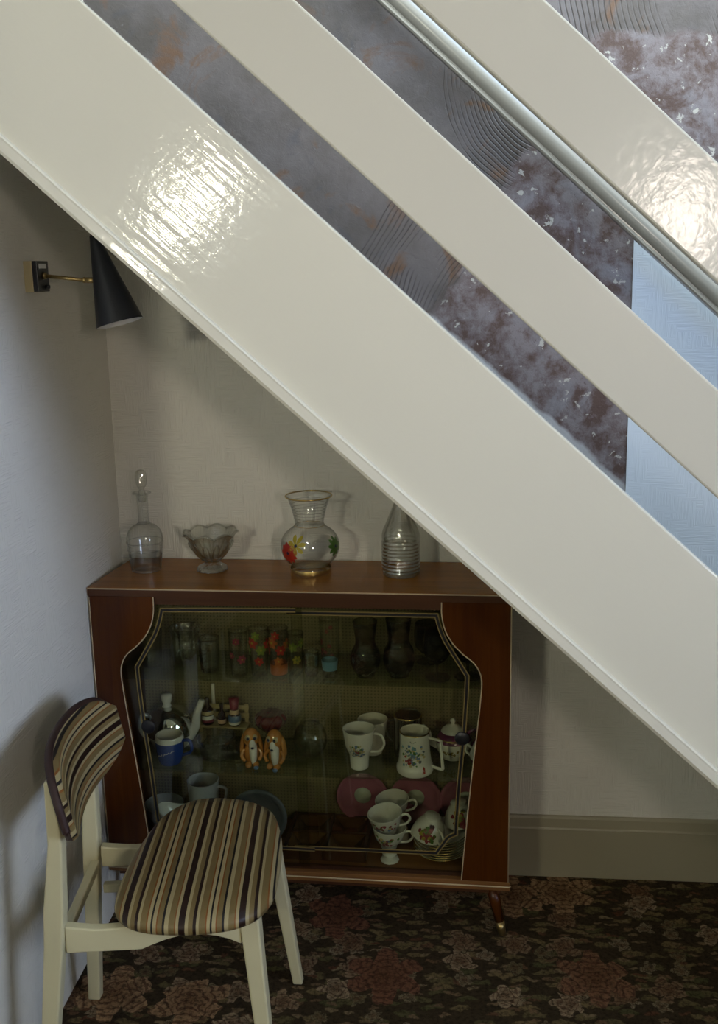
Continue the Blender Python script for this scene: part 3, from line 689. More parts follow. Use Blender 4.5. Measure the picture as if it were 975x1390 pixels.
# ribbed bottle
t = at('ribbed_glass_bottle', 'clear glass bottle with moulded rings, partly hidden behind the stair string', 'bottle', .786, .151, TOP)
bp = [(0, .001), (.044, .001), (.048, .005)]
for i in range(9):
    z = .008+i*.0095; bp += [(.0480, z), (.0500, z+.003), (.0500, z+.006), (.0480, z+.009)]
bp += densify([(.048, .095), (.0485, .103), (.045, .118), (.036, .140), (.027, .162), (.0185, .184), (.0145, .200), (.0145, .225), (.0175, .230), (.0175, .238), (.013, .240)])
bi = [(r-.003, z) for r, z in reversed(bp) if z > .01]
def flut(th, r, z): 
    return (r*(1+.03*math.cos(10*th+ (z-.1)*18)*max(0, min(1, (z-.095)/.02))) if z < .19 else r, z)
MB().lathe(bp+bi+[(0, .008)], seg=60, mod=flut).build('body', 'cut', t)

def tumbler(name, label, x, y, z, h, r0, r1, m_='glass', group=None, seg=32, band=None, flowers=None, mod=None, cat='glass'):
    t = at(name, label, cat, x, y, z, 0, group)
    pf = [(0, .001), (r0*.9, .001), (r0, .004)]+[(r0+(r1-r0)*k/6, .004+(h-.004)*k/6) for k in range(1, 7)]
    MB().lathe(pf+[(r-.0016, zz) for r, zz in reversed(pf) if zz > .003]+[(0, .006)], seg=seg, mod=mod).build('body', m_, t)
    if band: MB().lathe([(surf(pf, zz)+.0005, zz) for zz in (band[0], (band[0]+band[1])/2, band[1])], seg=seg).build('painted_band', band[2], t)
    if flowers:
        pz = [p for p in pf if p[1] >= .004]
        for (th, zz, ma, sz) in flowers:
            mb = MB()
            for k in range(6): decal(mb, pz, th, zz, petal(sz, sz*.55, 2*pi*k/6+th, .001), 0, .0006)
            decal(mb, pz, th, zz, disc(sz*.2), 1, .0011)
            mb.build('painted_flower', [ma, 'yellow' if ma != 'yellow' else 'green'], t)
    return t
# top shelf of the cabinet
facet = lambda th, r, z: (r*(1+.04*math.cos(12*th)), z)
tumbler('pressed_glass_tumbler', 'pressed glass behind the left door edge, furthest left on the top glass shelf', .110, .13, S1, .10, .026, .032, 'cut', mod=facet)
t = at('glass_jug', 'cut-glass handled jug lying near the left of the top glass shelf', 'jug', .200, .150, S1)
jp = densify([(0, .001), (.026, .001), (.030, .006), (.038, .030), (.040, .055), (.036, .080), (.042, .105)])
MB().lathe(jp+[(r-.003, z) for r, z in reversed(jp) if z > .01]+[(0, .008)], seg=48, mod=facet).build('body', 'cut', t)
MB().tube(spline([(.036, -.01, .092), (.062, -.015, .085), (.066, -.015, .050), (.040, -.01, .026)], 6), .004, 8).build('handle', 'cut', t)
tumbler('cut_glass_tumbler', 'straight cut-glass tumbler right of the glass jug on the top shelf', .278, .102, S1, .095, .024, .029, 'cut', mod=facet)
GT = 'painted tumblers on the top shelf'
fl = lambda c1, c2: [(FRONT-.5, .095, c1, .016), (FRONT+.45, .075, c2, .014), (FRONT-.1, .115, c2, .012), (FRONT+.2, .045, c1, .012), (FRONT+1.3, .09, c1, .015), (FRONT-1.3, .07, c2, .014)]
tumbler('painted_glass_tumbler', 'tall glass with faint red flowers, leftmost of the painted tumblers', .363, .083, S1, .125, .022, .026, flowers=[(FRONT, .10, 'wine', .010), (FRONT+.6, .05, 'wine', .012), (FRONT-.6, .06, 'wine', .009)], group=GT)
tumbler('painted_glass_tumbler', 'tall glass painted with red and lime flowers, second of the painted tumblers', .416, .088, S1, .130, .022, .027, flowers=fl('red', 'lime'), group=GT)
tumbler('painted_glass_tumbler', 'tall glass with red-orange flowers and an orange base, third painted tumbler', .467, .092, S1, .130, .022, .027, flowers=fl('orange', 'red'), band=(.006, .034, 'orange'), group=GT)
tumbler('painted_glass_tumbler', 'tall glass with yellow-green flowers, rightmost of the painted tumblers', .511, .100, S1, .115, .019, .022, flowers=[(FRONT-.2, .08, 'lime', .013), (FRONT+.3, .045, 'yellow', .012), (FRONT+1, .09, 'lime', .012)], group=GT)
tumbler('small_clear_tumbler', 'small plain clear glass between the painted tumblers and the blue-banded glass', .552, .100, S1, .065, .018, .021, 'cut')
tumbler('blue_banded_tumbler', 'small glass with a pale blue band on the top shelf, standing before a dark tumbler', .602, .090, S1, .056, .017, .022, band=(.020, .046, 'bluel'))
tumbler('red_dotted_tumbler', 'tall glass dotted dark red, right behind the blue-banded glass', .592, .165, S1, .135, .023, .028, flowers=[(FRONT+random.uniform(-1, 1), random.uniform(.03, .12), 'wine', .005) for k in range(9)])
# smoked bulb glasses
for x, y, s_, lab in ((.695, .100, 1.0, 'smoked bulb-shaped glass, the left and paler of the pair on the top shelf'), (.781, .105, 1.05, 'smoked bulb-shaped glass, the right and darker of the pair on the top shelf')):
    t = at('smoked_bulb_glass', lab, 'glass', x, y, S1, group='smoked bulb glasses')
    p_ = [(r*s_, z*s_) for r, z in densify([(0, .001), (.022, .001), (.024, .006), (.034, .022), (.039, .045), (.036, .068), (.028, .085), (.026, .100), (.029, .125), (.032, .150)])]
    MB().lathe(p_+[(r-.002, z) for r, z in reversed(p_) if z > .008]+[(0, .008)], seg=36).build('body', 'smoke', t)
for x, y, lab in ((.880, .098, 'smoked stemmed wine glass, the left of two at the right end of the top shelf'), (.958, .110, 'smoked stemmed wine glass, the right of two at the right end of the top shelf')):
    t = at('smoked_wine_glass', lab, 'wine glass', x, y, S1, group='smoked stemmed glasses')
    p_ = densify([(.034, .001), (.030, .003), (.010, .006), (.004, .014), (.0038, .030), (.006, .038), (.022, .050), (.034, .070), (.036, .095), (.032, .125)])
    MB().lathe([(0, .001)]+p_+[(r-.0016, z) for r, z in reversed(p_) if z > .045]+[(0, .042)], seg=36).build('body', 'smoke', t)
t = at('smoked_goblet', 'dark smoked goblet behind the stemmed wine glasses on the top shelf', 'wine glass', .850, .205, S1)
p_ = densify([(.030, .001), (.026, .003), (.008, .006), (.004, .014), (.005, .022), (.022, .032), (.034, .050), (.036, .080), (.033, .110)])
MB().lathe([(0, .001)]+p_+[(r-.0016, z) for r, z in reversed(p_) if z > .03]+[(0, .027)], seg=36).build('body', 'smoke', t)

# ---- middle shelf
t = at('chrome_cosy_teapot', 'white teapot under a polished chrome dome, at the left of the middle shelf', 'teapot', .130, .188, S2)
MB().lathe(densify([(0, .001), (.045, .001), (.052, .008), (.060, .030), (.062, .045)]), seg=48).build('body', 'china', t)
MB().lathe(densify([(.066, .040), (.066, .055), (.061, .078), (.050, .097), (.032, .110), (.014, .115), (0, .116)]), seg=48).build('chrome_dome', 'chrome', t)
MB().lathe([(.014, .113), (.012, .118), (.010, .124), (.0135, .130), (.0155, .146), (.013, .150), (0, .151)], c=(-.006, 0, 0), seg=24).build('lid_knob', 'china', t)
MB().tube(spline([(.055, -.006, .030), (.074, -.008, .060), (.082, -.008, .100), (.098, -.010, .140)], 6), [.016-.008*i/18 for i in range(19)], 14).build('spout', 'china', t)
MB().tube(spline([(-.056, -.01, .088), (-.074, -.020, .092), (-.078, -.020, .050), (-.060, -.012, .014)], 6), .006, 10).build('handle', 'chinagrey', t)

def mug(name, label, x, y, z, prof, m_out, m_in, handle, rz=0, decals=None, rimm=None, hm=None, foot=None, wall=.003):
    t = at(name, label, 'mug' if 'mug' in name or 'tankard' in name else 'cup', x, y, z, rz)
    p_ = densify(prof, 4); inner = [(max(r-wall, .001), zz) for r, zz in reversed(p_) if zz > .008]+[(0, .008)]
    MB().lathe([(0, .001)]+p_, seg=40).build('body', m_out, t)
    top_ = p_[-1]
    MB().lathe([top_, (top_[0]-wall/2, top_[1]+.0008)]+inner, seg=40).build('interior', m_in, t)
    MB().tube(spline(handle[0], 6), handle[1], 10, flat=.8).build('handle', hm or m_out, t)
    if rimm: MB().lathe([(top_[0]-wall/2, top_[1]+.0012), (top_[0]+.0008, top_[1]), (top_[0]+.0006, top_[1]-.0022)], seg=40).build('rim_line', rimm, t)
    if decals:
        ds = [q for q in p_ if q[1] > .002]
        for nm, items in decals:
            mb = MB(); mats = []
            for (th, zz, shp, mm) in items:
                if mm not in mats: mats.append(mm)
                decal(mb, ds, th, zz, shp, mats.index(mm), .0007+.0001*len(mats))
            mb.build(nm, mats, t)
    return t
def posy(th0, z0, n_, sp, cols, sz, zs=None):
    return [(th0+random.gauss(0, sp)*.9, z0+max(-1.8, min(1.8, random.gauss(0, 1)))*(zs or sz*1.6), blob(sz*random.uniform(.6, 1.3)), random.choice(cols)) for _ in range(n_)]
t = mug('blue_mug', 'blue glazed mug with a white rim, behind the left finger pull on the middle shelf', .160, .086, S2,
    [(.026, .001), (.030, .004), (.036, .025), (.038, .050), (.038, .070), (.0365, .080)], 'blueglaze', 'chinain',
    ([(.035, -.004, .066), (.058, -.008, .068), (.062, -.008, .040), (.036, -.004, .024)], .0055))
MB().lathe([(.0368, .0802), (.0378, .078), (.0388, .070), (.0387, .066)], seg=40).build('white_rim', 'china', t)
ds = [(.030, .004), (.036, .025), (.038, .050), (.038, .070)]
mb = MB()
for k in range(16):
    decal(mb, ds, FRONT-.75+k*.085, .028+k*.0012+.0012*(k % 2), petal(.0045, .0016, .3+(k % 3)*.5), 0, .0008)
mb.build('white_script_line', 'china', t)

# bench with little bottles
t = at('toy_bench', 'little pale wooden bench with a slatted back, holding three miniature bottles', 'toy bench', .275, .225, S2, -.03)
MB().box(-.072, .072, -.022, .018, .046, .051).build('seat', 'tan', t)
for x in (-.062, .062):
    MB().box(x-.004, x+.004, -.018, .014, 0.0, .046).build('leg', 'tan', t); MB().box(x-.005, x+.005, .014, .019, .051, .104).build('back_post', 'tan', t)
for z in (.066, .090): MB().box(-.070, .070, .010, .014, z, z+.013).build('slat', 'tan', t)
def mini(lab, x, prof, mats_bands, y=.217):
    t = at('miniature_bottle', lab, 'miniature bottle', x, y, S2+.0515, group='miniature bottles on the toy bench')
    MB().lathe(densify([(0, 0)]+prof, 3), seg=20).build('body', 'bottlebrown', t)
    for nm, (z0, z1), m_ in mats_bands:
        pp = densify([(0, 0)]+prof, 3)
        MB().lathe([(surf(pp, z0+(z1-z0)*k/5)+.0006, z0+(z1-z0)*k/5) for k in range(6)], seg=20).build(nm, m_, t)
    return t
mini('miniature dark bottle with a cream and red label, leftmost on the toy bench', .231, [(.013, .001), (.0165, .008), (.0165, .040), (.010, .052), (.0065, .060), (.0065, .078), (0, .080)],
     [('red_label', (.010, .018), 'wine'), ('label', (.018, .030), 'china'), ('shoulder_label', (.032, .042), 'tan')])
mini('slim dark miniature bottle between two fatter ones on the toy bench', .271, [(.009, .001), (.011, .006), (.011, .030), (.005, .042), (.005, .062), (0, .064)], [('label', (.006, .018), 'skin')])
tt = mini('miniature bottle dressed as a figure in a dark red hat, right on the toy bench', .308, [(.014, .001), (.017, .008), (.018, .024), (.013, .038), (.011, .048), (0, .050)],
     [('white_skirt', (.006, .014), 'china'), ('blue_coat', (.014, .031), 'bluep'), ('face', (.036, .047), 'skin')])
MB().lathe([(0, .047), (.011, .047), (.0115, .052), (.0145, .080), (0, .082)], seg=24).build('hat', 'wine', tt)
# tall pale narrow vase seen behind
t = at('slim_white_vase', 'narrow pale vase top standing behind the toy bench', 'vase', .240, .249, S2)
MB().lathe([(0, .001), (.006, .001), (.0065, .08), (.005, .13), (.0055, .158), (0, .158)], seg=16).build('body', 'chinain', t)

t = at('clear_glass_dish', 'clear straight-sided glass dish in front of the toy bench', 'dish', .276, .135, S2)
p_ = densify([(0, .001), (.040, .001), (.044, .006), (.047, .020), (.052, .045), (.053, .056)])
MB().lathe(p_+[(r-.003, z) for r, z in reversed(p_) if z > .008]+[(0, .010)], seg=48, mod=lambda th, r, z: (r*(1+.012*math.cos(18*th)), z)).build('body', 'cut', t)
MB().lathe([(.043, .002), (.046, .005), (.045, .009), (.041, .006)], seg=48, closed=True).build('base_ring', 'glass', t)

def dog(x, y, rz, lab):
    t = at('ceramic_dog', lab, 'dog figurine', x, y, S2, rz, 'pair of ceramic dogs')
    mb = MB()
    mb.ell((0, .006, .0375), (.021, .022, .037), fn=lambda p: Vector((p.x*(1-.25*p.z), p.y*(1-.2*p.z), p.z)))
    mb.ell((0, -.003, .080), (.022, .021, .027))
    mb.ell((-.010, -.016, .008), (.009, .014, .008)); mb.ell((.010, -.016, .008), (.009, .014, .008))
    mb.build('body', 'amber', t)
    ch = MB(); ch.ell((.004, -.012, .045), (.011, .014, .040)); ch.ell((.002, -.019, .066), (.009, .010, .018)); ch.build('white_chest_and_muzzle', 'china', t)
    for s_ in (-1, 1):
        MB().ell((s_*.024, .002, .062), (.006, .011, .030), rot=Matrix.Rotation(-s_*.18, 3, 'Y')).build('ear', 'amber', t)
        e = MB().ell((s_*.009, -.019, .086), (.0075, .006, .0085)); eo = e.build('eye', 'tan', t)
        MB().ell((s_*.009, -.0245, .0855), (.0038, .002, .0045), seg=12, rg=8).build('pupil', 'darkblue', eo)
        MB().tube(spline([(s_*.018, -.002, .048), (s_*.027, -.008, .032), (s_*.018, -.014, .018)], 5), .005, 8).build('front_leg', 'amber', t)
    MB().ell((.002, -.027, .060), (.0045, .004, .0038), seg=12, rg=8).build('nose', 'darkblue', t)
    MB().ell((.010, -.030, .005), (.007, .006, .005), seg=12, rg=8).build('foot_tip', 'bluep', t)
dog(.384, .090, .25, 'glossy amber ceramic dog figurine, left of the pair on the middle shelf')
dog(.450, .084, -.2, 'glossy amber ceramic dog figurine, right of the pair on the middle shelf')
t = at('ruby_glass_goblet', 'dark ruby-red fluted goblet standing behind the two dog figurines', 'goblet', .420, .175, S2)
p_ = densify([(.024, .001), (.010, .006), (.006, .016), (.007, .040), (.020, .060), (.038, .078), (.043, .095), (.036, .108)])
MB().lathe([(0, .001)]+p_+[(.028, .112), (.015, .106), (0, .104)], seg=60, mod=lambda th, r, z: (r*(1+.06*math.cos(10*th)*(1 if z > .06 else 0)), z)).build('body', 'darkred', t)
t = at('clear_glass_globe', 'rounded clear glass bowl, right of the dogs on the middle shelf', 'bowl', .533, .150, S2)
p_ = densify([(0, .001), (.018, .001), (.030, .010), (.043, .032), (.046, .055), (.038, .080), (.026, .094), (.027, .100)])
MB().lathe(p_+[(r-.002, z) for r, z in reversed(p_) if z > .008]+[(0, .008)], seg=40).build('body', 'glass', t)

flor = ['bluep', 'green', 'bluep', 'tan', 'pewter', 'bluep', 'lime']
mug('tapered_white_mug', 'tall white mug with a waisted foot and blue floral print, on the middle shelf', .673, .100, S2,
    [(.023, .001), (.0245, .004), (.0255, .020), (.0275, .040), (.036, .062), (.040, .090), (.0435, .110)], 'china', 'china',
    ([(.039, -.004, .098), (.060, -.012, .098), (.068, -.014, .075), (.055, -.010, .052), (.031, -.002, .046)], .0042), rz=0,
    decals=[('floral_print', posy(FRONT+.02, .060, 70, .40, flor+['china'], .0034, .009)+posy(FRONT, .062, 8, .3, ['wine', 'tan'], .003))])
mug('plain_white_mug', 'plain white mug mostly hidden behind the tapered floral mug', .700, .185, S2,
    [(.024, .001), (.026, .005), (.032, .040), (.038, .080), (.041, .098)], 'china', 'chinain',
    ([(-.036, .0, .085), (-.056, .0, .080), (-.054, .0, .050), (-.032, .0, .040)], .004))
mug('white_tankard', 'white china tankard with a floral print, flared foot and square gilt-edged handle', .821, .090, S2,
    [(.045, .001), (.0485, .006), (.0485, .018), (.044, .030), (.040, .060), (.0385, .090), (.039, .114)], 'china', 'chinain',
    ([(.036, -.010, .100), (.060, -.022, .100), (.070, -.026, .099), (.070, -.026, .095), (.071, -.026, .060), (.074, -.028, .025), (.074, -.028, .021), (.060, -.022, .021), (.043, -.012, .022)], .0042), rz=0,
    decals=[('floral_print', posy(FRONT-.15, .062, 90, .42, ['bluep', 'green', 'bluep', 'tan', 'pewter', 'bluel', 'china'], .0036, .015)+posy(FRONT-.3, .048, 8, .15, ['red', 'wine'], .0035)),
            ('small_rose_print', posy(FRONT+.55, .021, 6, .06, ['red', 'wine'], .0030)), ('upper_lettering', [(FRONT-.28+.05*k, .098+.0015*math.cos(k), petal(.0035, .0012, k), 'pewter') for k in range(9)])], rimm='gilt')
mug('gold_lustre_tankard', 'gold lustre glass tankard behind the white tankard', .797, .178, S2,
    [(.034, .001), (.038, .006), (.038, .040), (.038, .090), (.0385, .118)], 'lustre', 'lustre', ([(-.036, .002, .10), (-.056, .006, .09), (-.054, .006, .05), (-.037, .002, .035)], .004), rimm='gilt')
# plum teapot
t = at('plum_and_white_teapot', 'white china teapot with a plum and gilt shoulder and gold-printed flowers, right of the tankards', 'teapot', .918, .176, S2)
p_ = densify([(0, .001), (.026, .001), (.030, .004), (.042, .022), (.048, .042), (.046, .058), (.036, .072), (.029, .078)])
MB().lathe(p_, seg=44).build('body', 'china', t)
MB().lathe([(surf(p_, z)+.0006, z) for z in [.053, .058, .063, .068, .072, .076]], seg=44).build('plum_band', 'purple', t)
MB().lathe([(surf(p_, z)+.0010, z) for z in [.061, .0625, .064]], seg=44).build('gilt_line', 'gilt', t)
MB().lathe([(.030, .078), (.029, .082), (.018, .090), (.006, .094), (.004, .098), (.008, .104), (.006, .110), (0, .112)], seg=36).build('lid', 'china', t)
MB().tube(spline([(-.040, -.006, .034), (-.060, -.012, .050), (-.066, -.014, .078), (-.080, -.018, .096)], 6), [.010-.005*i/18 for i in range(19)], 12).build('spout', 'china', t)
MB().tube(spline([(.040, .004, .068), (.060, .006, .078), (.066, .006, .055), (.046, .004, .030)], 6), .0042, 10).build('handle', 'purple', t)
mb = MB()
for it_ in posy(FRONT-.1, .028, 12, .25, ['a'], .0035): decal(mb, p_[4:], it_[0], it_[1], it_[2], 0, .0007)
mb.build('gold_flower_print', 'gold', t)
t = at('plum_and_white_sugar_pot', 'small plum and white china pot cut off by the right front panel', 'sugar pot', .993, .120, S2)
p_ = densify([(0, .001), (.018, .001), (.021, .004), (.027, .022), (.030, .040), (.024, .058), (.020, .066)])
MB().lathe(p_, seg=36).build('body', 'china', t)
MB().lathe([(surf(p_, z)+.0006, z) for z in [.012, .016, .020, .026, .030]], seg=36).build('plum_band', 'purple', t)
MB().lathe([(.021, .066), (.018, .072), (.008, .078), (.004, .082), (.007, .088), (0, .092)], seg=30).build('lid', 'china', t)
MB().tube(spline([(-.024, -.002, .056), (-.036, -.003, .066), (-.040, -.003, .050), (-.028, -.002, .036)], 5), .0036, 8).build('handle', 'china', t)

# ---- bottom of the cabinet
def simplecup(name, lab, x, y, z, sc_=1.0, rz=0, tilt=(0, 0), m_='china', print_=None, cat='cup', hs=1, mi='china', group=None):
    t = at(name, lab, cat, x, y, z, 0, group)
    t.rotation_euler = (tilt[0], tilt[1], AL+rz)
    p_ = [(r*sc_, zz*sc_) for r, zz in densify([(.021, .001), (.023, .004), (.020, .008), (.030, .018), (.040, .034), (.0455, .052), (.048, .062)])]
    MB().lathe([(0, .002)]+p_, seg=44).build('bowl', m_, t)
    MB().lathe([p_[-1], (p_[-1][0]-.001, p_[-1][1]+.0007)]+[(max(r-.0022, .001), zz+.001) for r, zz in reversed(p_) if zz > .012*sc_]+[(0, .011*sc_)], seg=44).build('interior', mi, t)
    MB().tube(spline([(.042*sc_, 0, .052*sc_), (.060*sc_, 0, .058*sc_), (.068*sc_, 0, .044*sc_), (.056*sc_, 0, .028*sc_), (.034*sc_, 0, .022*sc_)], 6), .0036*sc_, 8).build('handle', m_, t)
    if print_:
        mb = MB(); mats = []
        ds = [q for q in p_ if q[1] > .010*sc_]
        for (th, zz, shp, mm) in print_:
            if mm not in mats: mats.append(mm)
            decal(mb, ds, th, max(.014*sc_, min(.058*sc_, zz)), shp, mats.index(mm), .0006+.0001*len(mats))
        mb.build('rose_print', mats, t)
    return t
rose = ['wine', 'lime', 'green', 'wine', 'yellow']
simplecup('large_pale_cup', 'large pale grey cup at the lower left of the cabinet, behind the gravy boat', .097, .188, S3, 1.16, .1, m_='chinagrey', mi='chinagrey')
t = at('white_gravy_boat', 'small white pouring boat with a pointed lip, just above the chair seat', 'gravy boat', .172, .100, S3+.0)
def boatfn(th, r, z):
    k = z/.095; return r*(1+.45*max(0, math.cos(th-pi))**3*k), z+.018*max(0, math.cos(th-pi))**3*k
p_ = densify([(0, .001), (.022, .001), (.024, .006), (.020, .020), (.022, .040), (.034, .062), (.042, .085), (.044, .098)])
MB().lathe(p_+[(max(r-.0025, .001), z) for r, z in reversed(p_) if z > .045]+[(0, .045)], seg=44, mod=boatfn).build('body', 'china', t)
MB().tube(spline([(.040, 0, .092), (.062, 0, .092), (.060, 0, .062), (.030, 0, .054)], 6), .004, 8).build('handle', 'china', t)
mug('grey_blue_mug', 'large grey-blue mug with a handle on its right, seen just above the chair seat', .211, .200, S3,
    [(.034, .001), (.038, .006), (.042, .05), (.043, .10), (.045, .142)], 'chinagrey', 'chinagrey', ([(.042, -.002, .125), (.068, -.006, .120), (.064, -.006, .085), (.062, -.006, .06), (.042, -.002, .045)], .005))
# oval pewter dish leaning
t = at('oval_pewter_platter', 'dull grey oval platter standing upright behind the chair seat', 'platter', .385, .120, S3)
vs = []; mb = MB(); n_ = 48
for k, (rr, yy) in enumerate(((0, 0), (.75, 0), (.8, -.004), (1.0, -.010), (1.0, -.006), (.8, .003), (.0, .004))):
    for i in range(n_): th = 2*pi*i/n_; vs.append((.082*rr*math.cos(th), yy, .079+.078*rr*math.sin(th)))
mb.add(vs, [(k*n_+i, k*n_+(i+1) % n_, (k+1)*n_+(i+1) % n_, (k+1)*n_+i) for k in range(6) for i in range(n_)], 0, True)
po = mb.build('dish', 'pewter', t, rot=(-.12, 0, 0))
MB().prism([(-.05, 0), (.05, 0), (.04, .012), (-.04, .012)], .010, .020).build('plate_rest', 'wooddark', t)
# wooden tray with four pyramid-sided compartments
t = at('compartment_tray', 'dark wooden tray of four bronze pyramid-sided compartments on the cabinet floor', 'tray', .578, .150, S3)
MB().box(-.112, .112, -.096, .092, 0, .006).build('tray_base', 'wooddark', t)
for x in (-.108, 0, .108): MB().box(x-.004, x+.004, -.096, .092, .006, .032).build('divider', 'wooddark', t)
for y in (-.092, -.002, .088): MB().box(-.112, .112, y-.004, y+.004, .0062, .030).build('divider', 'wooddark', t)
for x in (-.054, .054):
    for y in (-.047, .043):
        mb = MB(); vs = [(x-.048, y-.039, .028), (x+.048, y-.039, .028), (x+.048, y+.039, .028), (x-.048, y+.039, .028), (x-.020, y-.014, .010), (x+.020, y-.014, .010), (x+.020, y+.014, .010), (x-.020, y+.014, .010)]
        mb.add(vs, [(0, 1, 5, 4), (1, 2, 6, 5), (2, 3, 7, 6), (3, 0, 4, 7), (4, 5, 6, 7)]); mb.build('compartment', 'bronze', t)
# pink boxes / plates on edge with pale discs
for x, lab in ((.662, 'rose-pink plate with a pale round centre, leftmost of three stood upright at the back'), (.812, 'rose-pink plate with a pale round centre, middle of three stood upright at the back'), (.952, 'rose-pink plate with a pale round centre, rightmost of three stood upright at the back')):
    t = at('pink_plate', lab, 'plate', x, .235, S3, group='pink plates stood at the back')
    pl = MB().lathe([(0, .006), (.045, .006), (.060, .002), (.073, -.004), (.0745, -.003), (.062, .005), (.045, .009), (0, .009)], c=(0, 0, .090), seg=48, axis=(0, 1, 0)).build('plate', 'pink', t)
    MB().lathe([(0, .0045), (.024, .0045), (.024, .006)], c=(0, 0, .092), seg=36, axis=(0, 1, 0)).build('pale_centre', 'pinkc', t)
    MB().prism([(-.04, 0), (.04, 0), (.03, .018), (-.03, .018)], -.006, .014).build('plate_rest', 'wooddark', t)
# cups
pA = lambda: posy(FRONT, .036, 22, .5, ['wine', 'green', 'bluep', 'tan', 'wine'], .0045)
t1 = simplecup('rose_print_teacup', 'white teacup with small rose print, bottom of the stack of cups', .748, .095, S3+.024, .95, -.15, (-.05, .03), print_=pA(), group='white printed teacups in the cabinet')
simplecup('rose_print_teacup', 'white teacup tipped inside another, second from the bottom of the stack', .745, .100, S3+.066, .98, -.1, (.10, -.10), print_=pA(), group='white printed teacups in the cabinet')
simplecup('rose_print_teacup', 'white teacup set furthest back and highest of the three stacked teacups', .756, .188, S3+.058, .98, -.05, (.12, -.10), print_=posy(FRONT, .036, 8, .5, ['tan'], .003), group='white printed teacups in the cabinet')
t = at('cup_stand', 'plain upturned white bowl under the furthest of the three teacups', 'bowl', .756, .188, S3)
MB().lathe(densify([(.040, .001), (.038, .02), (.030, .040), (.020, .052), (.018, .057)])+[(0, .057)], seg=36).build('body', 'chinain', t)
t = at('footed_egg_cup', 'small scalloped rose-printed cup foot supporting the stacked teacups', 'egg cup', .752, .075, S3)
p_ = densify([(.024, .001), (.022, .005), (.012, .010), (.010, .014), (.020, .020)])
MB().lathe([(0, .001)]+p_+[(0, .021)], seg=48, mod=lambda th, r, z: (r*(1+.06*abs(math.cos(6*th))) if z < .006 else r, z)).build('body', 'china', t)
# saucer stack
for k in range(8):
    r_ = .074-.0012*max(0, k-3)
    t = at('saucer', ['widest white saucer at the foot of the stack', 'white saucer second from the foot of the saucer stack', 'white saucer third from the foot of the saucer stack', 'white saucer fourth from the foot of the saucer stack',
        'white saucer fourth from the top of the saucer stack', 'white saucer third from the top of the saucer stack', 'white saucer just below the top one of the saucer stack', 'topmost white saucer, under the rose-printed cups'][k], 'saucer', .888+.001*((k*7) % 3-1), .125, S3+.0066*k, group='saucers stacked at the lower right of the cabinet')
    MB().lathe([(0, .002), (.034, .002), (.036, .0), (.040, .0015), (r_-.015, .0075), (r_, .0175), (r_+.0004, .0186), (r_-.015, .0092), (.040, .0038), (0, .0038)], seg=48).build('dish', 'china', t)
    MB().lathe([(r_+.0003, .0178), (r_+.0012, .0186), (r_-.001, .0190)], seg=48).build('gilt_rim', 'gilt', t)
G = 'white printed teacups in the cabinet'
pRR = lambda ROT: [(ROT+random.gauss(.1, .24), .036+random.gauss(0, .009), blob(.0055), random.choice(['wine', 'wine', 'lime', 'green', 'yellow'])) for _ in range(34)]
simplecup('rose_printed_teacup', 'upturned white teacup with a bold red rose, left of the two on the saucers', .868, .092, S3+.127, .97, -.9, (pi-.16, .20), print_=pRR(.72), group=G)
simplecup('rose_printed_teacup', 'upturned white teacup with a red rose, right of the two and farther back', .932, .170, S3+.127, .97, -.5, (pi+.05, -.12), print_=pRR(1.05), group=G)

# ------------------------------------------------------------------ chair
ch = thing('dining_chair', 'cream-painted chair with striped brown and tan seat and curved backrest, against the left wall', 'chair', (.33, -.71, 0))
out = [(.232, -.840), (.222, -.700), (.236, -.540), (.275, -.462), (.335, -.430), (.430, -.440), (.500, -.490), (.540, -.600), (.556, -.720), (.556, -.820), (.520, -.888), (.440, -.922), (.330, -.928), (.262, -.900)]
zt = .462
ol = [(p[0], p[1]) for p in spline([(a, b_, 0) for a, b_ in out], 5, closed=True)]
n_ = len(ol); cx_, cy_ = .39, -.69; mb = MB(); vs = []; uv = []
layers = [(0.0, .004), (.5, .004), (.80, .002), (.93, -.004), (.985, -.012), (1.0, -.022), (.99, -.032), (.95, -.036), (0, -.036)]
ra = math.radians(4)
for s_, dz in layers:
    for x, y in ol:
        px, py = cx_+(x-cx_)*s_, cy_+(y-cy_)*s_; vs.append((px, py, zt+dz))
        uv.append(((px-cx_)*math.cos(ra)+(py-cy_)*math.sin(ra)+.04*(py-cy_)+.5, py))
mb.add(vs, [(k*n_+i, k*n_+(i+1) % n_, (k+1)*n_+(i+1) % n_, (k+1)*n_+i) for k in range(len(layers)-1) for i in range(n_)], 0, True)
mb.build('seat', 'fabric', ch, loc=tuple(-Vector(ch.location)), uv=uv)
# backrest: curved pad
def padpt(v, w_, off):
    # v along width, w_ up, off outwards towards the sitter
    x = .122+1.0*v*v-.10*v-.22*w_; k = 2*v-.10
    nx = Vector((1, -k*1.0, .22)).normalized()
    p = Vector((x, -.735+v*1.0, .688+w_))+nx*off; 
    return p
NV, NW = 44, 20; vs = []; uv = []; mb = MB()
def padshape(i, j):
    a_ = -1+2*i/NV; c_ = -1+2*j/NW
    v = .222*a_; hh = .088*(1-abs(a_)**4.5*.62); ww = hh*c_
    edge_ = min(1, (1-abs(a_))*14, (1-abs(c_))*7); thick = .012*math.sqrt(max(0, 1-(1-edge_)**2))
    return v, ww, thick
for side in (1, -1):
    for i in range(NV+1):
        for j in range(NW+1):
            v, ww, th_ = padshape(i, j); vs.append(padpt(v, ww, side*th_)); uv.append((ww+.36 if side > 0 else .006, v))
fs = []; fm = []
nn = (NV+1)*(NW+1)
